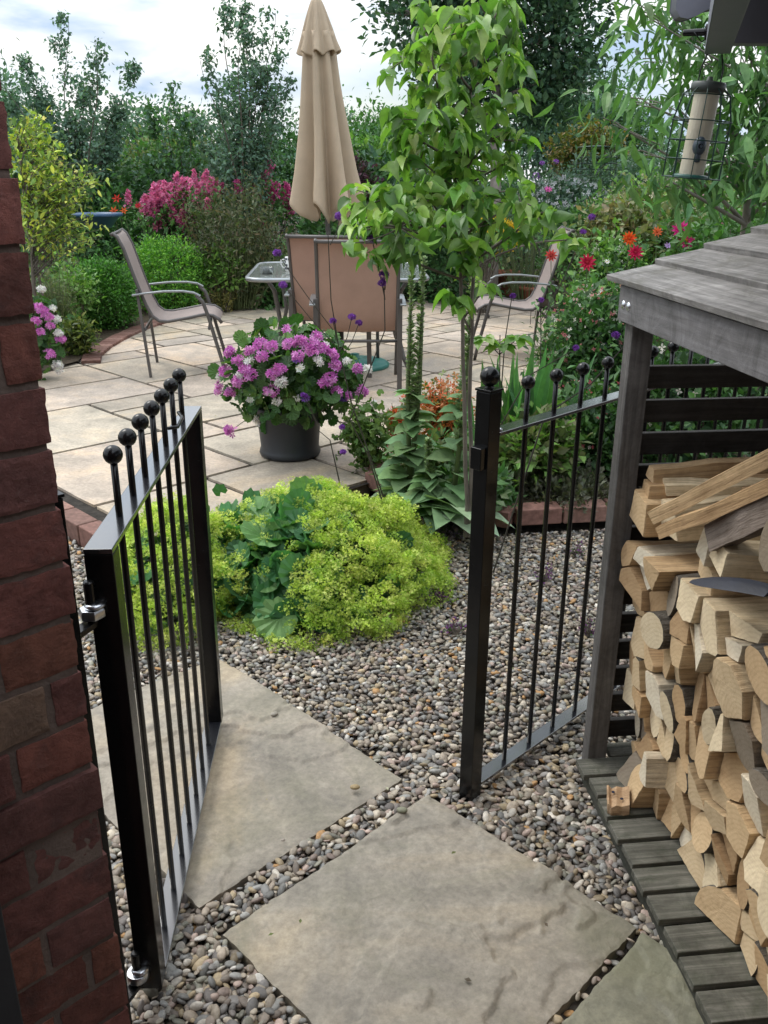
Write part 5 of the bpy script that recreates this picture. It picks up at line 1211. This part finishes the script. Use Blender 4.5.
verbena('far purple verbena pair beyond right chair',(535,250),[(536,215),(536,180)],[(536,176,.05,536,180),(556,162,.035,536,200),(542,163,.03,536,190)],9.0)
verbena('purple flower stems left of the table by wispy shrub',(340,480),[(330,440),(318,430)],[(343,452,.016,335,455),(342,427,.014,335,440),(303,395,.012,318,425),(306,396,.01,318,425)],4.0)
# --- geraniums in the pot
def umbel(parent,p,rad,cols,nrm,n=34,fl=.016,name='flower_head'):
    m=MB(); D=rnd_dirs(n)*.75+np.array(nrm); D/=np.linalg.norm(D,axis=1)[:,None]
    m.inst(FLORET[0],FLORET[1],frames(rnd_dirs(n),D,.25)*(fl*(1+RNG.normal(size=n)*.15))[:,None,None],D*np.array([1,1,.8])*rad,pal(cols,n,.12)); h=m.build(name,M['petal'],parent); h.location=p; return h
def geranium(label,base,c,rad,Y,pink,white,purple,nl=520,leaf=.055):
    o=thing('geranium',label,'geranium','geraniums by the patio'); B=Vector(base); place(o,B); l=MB(); s=MB(); C=Vector(c)-B
    D=rnd_dirs(nl,.1); rr=.55+.45*RNG.random((nl,1)); P=D*rr*np.array(rad)+np.array(C); nrm=D+np.array([0,-.1,.5])
    T=ROUND; M_=frames(rnd_dirs(nl),nrm,.35)*(leaf*(1+RNG.normal(size=nl)*.25).clip(.5,1.5))[:,None,None]
    l.inst(T[0],T[1],M_,P,pal([(.035,.085,.025),(.05,.11,.03),(.028,.065,.022),(.075,.14,.035)],nl)); l.build('foliage',M['leaf'],o,False)
    for L,cols,fr in ((pink,[(.66,.22,.60),(.76,.34,.68),(.56,.14,.48)],.036),(white,[(.78,.76,.74),(.84,.82,.80)],.030),(purple,[(.25,.12,.5),(.32,.16,.55)],.016)):
        for e in L:
            px,py=e[:2]; k=e[2] if len(e)>2 else 1
            p=PY(px,py,Y); d=Vector(((p.x-c[0])/rad[0],0,(p.z-c[2])/rad[2])); q2=min(.97,d.x**2+d.z**2); yy=c[1]-rad[1]*math.sqrt(1-q2)*(1.02)-.01; p=PY(px,py,yy)-B
            umbel(o,p,fr*k,cols,(d.x*.5,-.6,d.z*.3+.45),int(36*k*k) if fr>.02 else 20); twig(s,C+Vector((RNG.normal()*.05,0,-.05)),p,.0025,.002,4,.1,4)
    s.build('stem',M['stem'],o,True)
gc=(pp.x+.02,pp.y,.53)
geranium('mounded geranium with magenta and white flower heads in dark pot',(pp.x,pp.y,.34),gc,(.37,.33,.265),pp.y,
 [(232,353),(240,362),(248,371),(262,346,1.1),(272,348),(290,346),(300,343,1.1),(312,346,1.1),(322,350),(330,356),(298,357,.9),(228,372,1.1),(240,382),(252,376,.9),(273,375,.8),(312,352,1),(334,366,1),(330,378,.9),(325,384,.9),(360,392,1),(232,393,.9),(220,392,.7),(272,391,1),(232,430,1),(336,392,.8),(346,396,.7),(222,385,.7),(316,338,.9),(280,370,.9),(286,330,.7),(356,369,.8),(263,357,.9),(250,352,.8)],
 [(269,392,.8),(277,402,.7),(253,400,.7),(281,382,.9),(259,420,.95),(277,430,1.1),(366,370,.9),(318,362,.8),(250,362,.7),(325,347,.7),(300,368,.6),(346,362,.7),(240,376,.6),(221,378,.7),(298,399,.5),(372,404,.6)],
 [(305,398,.9),(342,398,1),(343,427,1),(297,360,1)],nl=1100,leaf=.06)
# trailing pieces
sb2=PG(48,372,.1)
geranium('pink and white geranium spilling past brick wall edge at left',(PY(28,372,6.4).x,6.4,.1),(PY(28,335,6.4).x,6.4,PY(28,335,6.4).z),(.24,.2,.33),6.4,[(43,312,1.2),(47,318,1.2),(50,327,.9),(38,308,1.1),(60,340,1.1),(50,354,1.1),(36,322,1),(41,332,.8)],[(41,291,1.2),(56,320,1.1),(58,334,1.1),(57,365,1.3),(59,371,.9),(53,309,.8)],[],nl=420,leaf=.06)
wispy('trailing lobelia and foliage at right side of the pot',366,450,396,4.3,22,[(.06,.11,.03),(.09,.14,.04)],40,.035,'plant','trailing_plant',16,ROUND_S)
# --- alchemilla
def alchemilla(label,c,rad,froth_zone,leaf_zone,nl,nf,fcol):
    o=thing('lady_mantle',label,"lady's mantle",'lime flowered mounds beside gravel'); place(o,(c[0],c[1],.0)); l=MB(); f=MB(); s=MB()
    n=0; D=rnd_dirs(nl,.45); D[:,2]=np.abs(D[:,2]); 
    wl=np.array([leaf_zone(d) for d in D]); D=D[RNG.random(nl)<wl]; m=len(D)
    P=D*np.array(rad)*(.75+.22*RNG.random((m,1))); 
    l.inst(ROUND[0],ROUND[1],frames(rnd_dirs(m),D+np.array([0,-.15,.5]),.3)*(.10*(1+RNG.normal(size=m)*.3).clip(.4,1.6))[:,None,None],P*(.93 if rad[0]>.4 else .8),pal([(.055,.15,.06),(.07,.18,.07),(.04,.11,.045),(.10,.20,.07)],m,.14))
    D=rnd_dirs(nf,.4); D[:,2]=np.abs(D[:,2]); wf=np.array([froth_zone(d) for d in D]); D=D[RNG.random(nf)<wf]; m=len(D); C=D*np.array(rad)*(.93+.13*RNG.random((m,1)))*(1+.24*np.array([noise.noise(Vector(d)*2.6) for d in D]))[:,None]
    k=54; Q=(C[:,None,:]+rnd_dirs(m*k).reshape(m,k,3)*(RNG.random((m,k,1))**.5)*np.array([.032,.032,.024])).reshape(-1,3); Q[:,2]=np.maximum(Q[:,2],.012)
    tone=np.repeat(pal(fcol,m,.12),k,0)*(1+RNG.normal(size=(m*k,1))*.12)
    f.inst(STAR4[0],STAR4[1],frames(rnd_dirs(m*k),rnd_dirs(m*k,.8),.3)*(.0052*(1+RNG.normal(size=m*k)*.25))[:,None,None],Q,np.clip(tone,0,1))
    for c_ in C[::3]: twig(s,c_*.55,c_,.0015,.001,3,.1,2)
    # inner small leaves so that the mound is not hollow
    D=rnd_dirs(420,.3); D[:,2]=np.abs(D[:,2]); P=D*np.array(rad)*(.3+.5*RNG.random((420,1))); l.inst(ROUND[0],ROUND[1],frames(rnd_dirs(420),D,.5)*.07,P,pal([(.05,.10,.03),(.035,.08,.025)],420))
    l.build('foliage',M['leaf'],o); f.build('blossom',M['leaf'],o); s.build('stem',M['stem'],o)
LIME=[(.30,.38,.065),(.38,.44,.09),(.22,.31,.05),(.44,.48,.13)]
a0=(PG(345,590,0).x,3.12,0)
def lz(d): # leaves show on the left front half
    return 1.0 if d[0]<.02 and d[1]<.35 else .08
def fz_(d):
    if d[0]<-.02 and d[1]<.25 and d[2]>.12: return .12 if abs(d[0]+.5)<.36 else .4
    return 1.0
alchemilla('big lime flowered mound with scalloped blue-green leaves in centre',(a0[0]-.10,3.15),(.475,.50,.335),fz_,lz,1200,1800,LIME)
a1=PG(150,640,0)
alchemilla('lime green flower mound seen through bars of open gate',(PG(178,600,0).x,3.02),(.27,.42,.33),lambda d:1.0,lambda d:.15,260,700,LIME)
shp('bed_shrub','small leafy clump linking the two lime mounds',218,560,3.25,22,30,[(.045,.12,.045),(.06,.15,.05)],n=40,k=10,leaf=.07,T=ROUND_S,base=.0)
# purple thyme scraps in the gravel
for i,(px,py,lb) in enumerate([(438,603,'small purple weed in gravel left of the post'),(455,634,'tiny dark purple weed in the gravel near post'),(545,580,'purple creeping flower between railing bars'),(590,635,'little purple flower in the gravel by the store post'),(575,555,'thyme scrap in gravel behind third railing bar')]):
    p=PG(px,py,.02); o=shrub('creeping_thyme',lb,(p.x,p.y,.03),(.035,.035,.012),[(.16,.05,.20),(.05,.09,.03),(.10,.04,.12)],n=9,k=12,leaf=.010,cr=.008,base=.02,stems=2,cat='thyme',group='thyme scraps in the gravel')
# undergrowth / ground cover far
mb=MB(); n_=26000; P=np.stack([RNG.uniform(-12,12,n_),RNG.uniform(10.9,16.5,n_),.12+RNG.random(n_)**2*.45],1)
P2=np.stack([RNG.uniform(2.0,7,n_//2),RNG.uniform(4.2,11,n_//2),.12+RNG.random(n_//2)**1.5*.5],1); P3=np.stack([RNG.uniform(-8,-2.7,n_//3),RNG.uniform(6.7,11,n_//3),.12+RNG.random(n_//3)**1.5*.4],1)
P=np.concatenate([P,P2,P3]); scatter(mb,P,.08,LEAF1,pal(MID+DK+OLV,len(P)),.5); tag(mb.build('ground_cover',M['leaf_far']),'low mixed leafy ground cover over the beds','ground cover',kind='stuff')
mb=MB(); n_=420; X_=RNG.uniform(-1.2,1.3,n_); Y_=RNG.uniform(1.1,9.0,n_)**1.0; Z_=[]
for x,y in zip(X_,Y_):
    u,v=toUV(Vector((x,y,0))); on=any(a<u<b and c<v<d for a,b,c,d in slabs_uv); Z_.append(.108 if (u>PU and v>PVV) else .0405 if on else .034)
P_=np.stack([X_,Y_,Z_],1); sz_=RNG.uniform(.004,.016,n_)
mb.inst(LEAF1[0],LEAF1[1],frames(np.stack([RNG.normal(size=n_),RNG.normal(size=n_),np.zeros(n_)],1),None,.15)*sz_[:,None,None],P_,pal([(.16,.12,.06),(.22,.18,.08),(.10,.12,.04),(.30,.27,.2),(.08,.06,.04)],n_))
tag(mb.build('fallen_leaves',M['leaf']),'small dry leaves and grit scattered over slabs and gravel','leaf litter',kind='stuff')
# second feeder hanging in the cherry
feeder('bird_feeder','small pale green wire feeder hanging beyond right bed',f2,26/s2,20/s2,(0,0,0),False,M['green_metal'],12)
mb=MB(); mb.lathe([(0,.004),(20/s2,-.004),(20/s2,-.008),(0,0)],(0,0,0),28); mb.build('lid',M['green_metal'],bpy.data.objects['bird_feeder.001'],smooth=True)
mb=MB(); mb.tube([f2+Vector((0,0,.06)),f2+Vector((.01,.02,.35))],.0015,5); tag(mb.build('hanging_wire',M['black']),'thin wire from cherry branch to the small feeder','wire')
# fallen leaves / debris on paving
# ============================================================ SKY AND LIGHT
w=bpy.data.worlds.new('World'); scn.world=w; w.use_nodes=True; nt=w.node_tree; nt.nodes.clear()
SE,SAZ=R(52),R(-48)   # sun elevation; azimuth measured from +Y towards +X
out=nt.nodes.new('ShaderNodeOutputWorld'); bg=nt.nodes.new('ShaderNodeBackground'); bg2=nt.nodes.new('ShaderNodeBackground'); mx=nt.nodes.new('ShaderNodeMixShader')
sky=nt.nodes.new('ShaderNodeTexSky'); sky.sky_type='NISHITA'; sky.sun_disc=False; sky.sun_elevation=SE; sky.sun_rotation=SAZ; sky.dust_density=2
nt.links.new(sky.outputs[0],bg.inputs[0]); bg.inputs[1].default_value=.11
tc=nt.nodes.new('ShaderNodeTexCoord'); mp=nt.nodes.new('ShaderNodeMapping'); mp.inputs['Scale'].default_value=(1,1,3.2); nt.links.new(tc.outputs['Generated'],mp.inputs[0])
n1=noise_n(nt,mp.outputs[0],2.6,8,.55,.3); n2=noise_n(nt,mp.outputs[0],6.0,6,.5,.2)
cc2=ramp(nt,n2,[(.36,(.36,.46,.60)),(.47,(.60,.65,.70)),(.56,(.80,.80,.79))])
nt.links.new(cc2,bg2.inputs[0])
sx=nt.nodes.new('ShaderNodeSeparateXYZ'); nt.links.new(tc.outputs['Generated'],sx.inputs[0]); mr=nt.nodes.new('ShaderNodeMapRange'); nt.links.new(sx.outputs['Z'],mr.inputs[0])
mr.inputs[1].default_value=.12; mr.inputs[2].default_value=.9; mr.inputs[3].default_value=1.0; mr.inputs[4].default_value=2.3; nt.links.new(mr.outputs[0],bg2.inputs[1])   # an overcast sky is brighter overhead
fac=ramp(nt,n1,[(.36,(.25,)*3),(.50,(1,)*3)])
nt.links.new(fac,mx.inputs[0]); nt.links.new(bg.outputs[0],mx.inputs[1]); nt.links.new(bg2.outputs[0],mx.inputs[2]); nt.links.new(mx.outputs[0],out.inputs[0])
sd=bpy.data.lights.new('sun','SUN'); sd.energy=1.0; sd.angle=R(25); sd.color=(1,.96,.9); so=bpy.data.objects.new('sun',sd); COL.objects.link(so)
sv=Vector((math.sin(SAZ)*math.cos(SE),math.cos(SAZ)*math.cos(SE),math.sin(SE))); so.rotation_mode='QUATERNION'; so.rotation_quaternion=sv.to_track_quat('Z','Y')
vs=scn.view_settings; vs.view_transform='Standard'; vs.look='None'; vs.gamma=1; vs.use_curve_mapping=False; vs.exposure=0.68
scn.render.engine='CYCLES'; cy=scn.cycles; cy.use_denoising=True; cy.max_bounces=6; cy.diffuse_bounces=3; cy.glossy_bounces=3; cy.transmission_bounces=6; cy.transparent_max_bounces=8; cy.sample_clamp_indirect=6
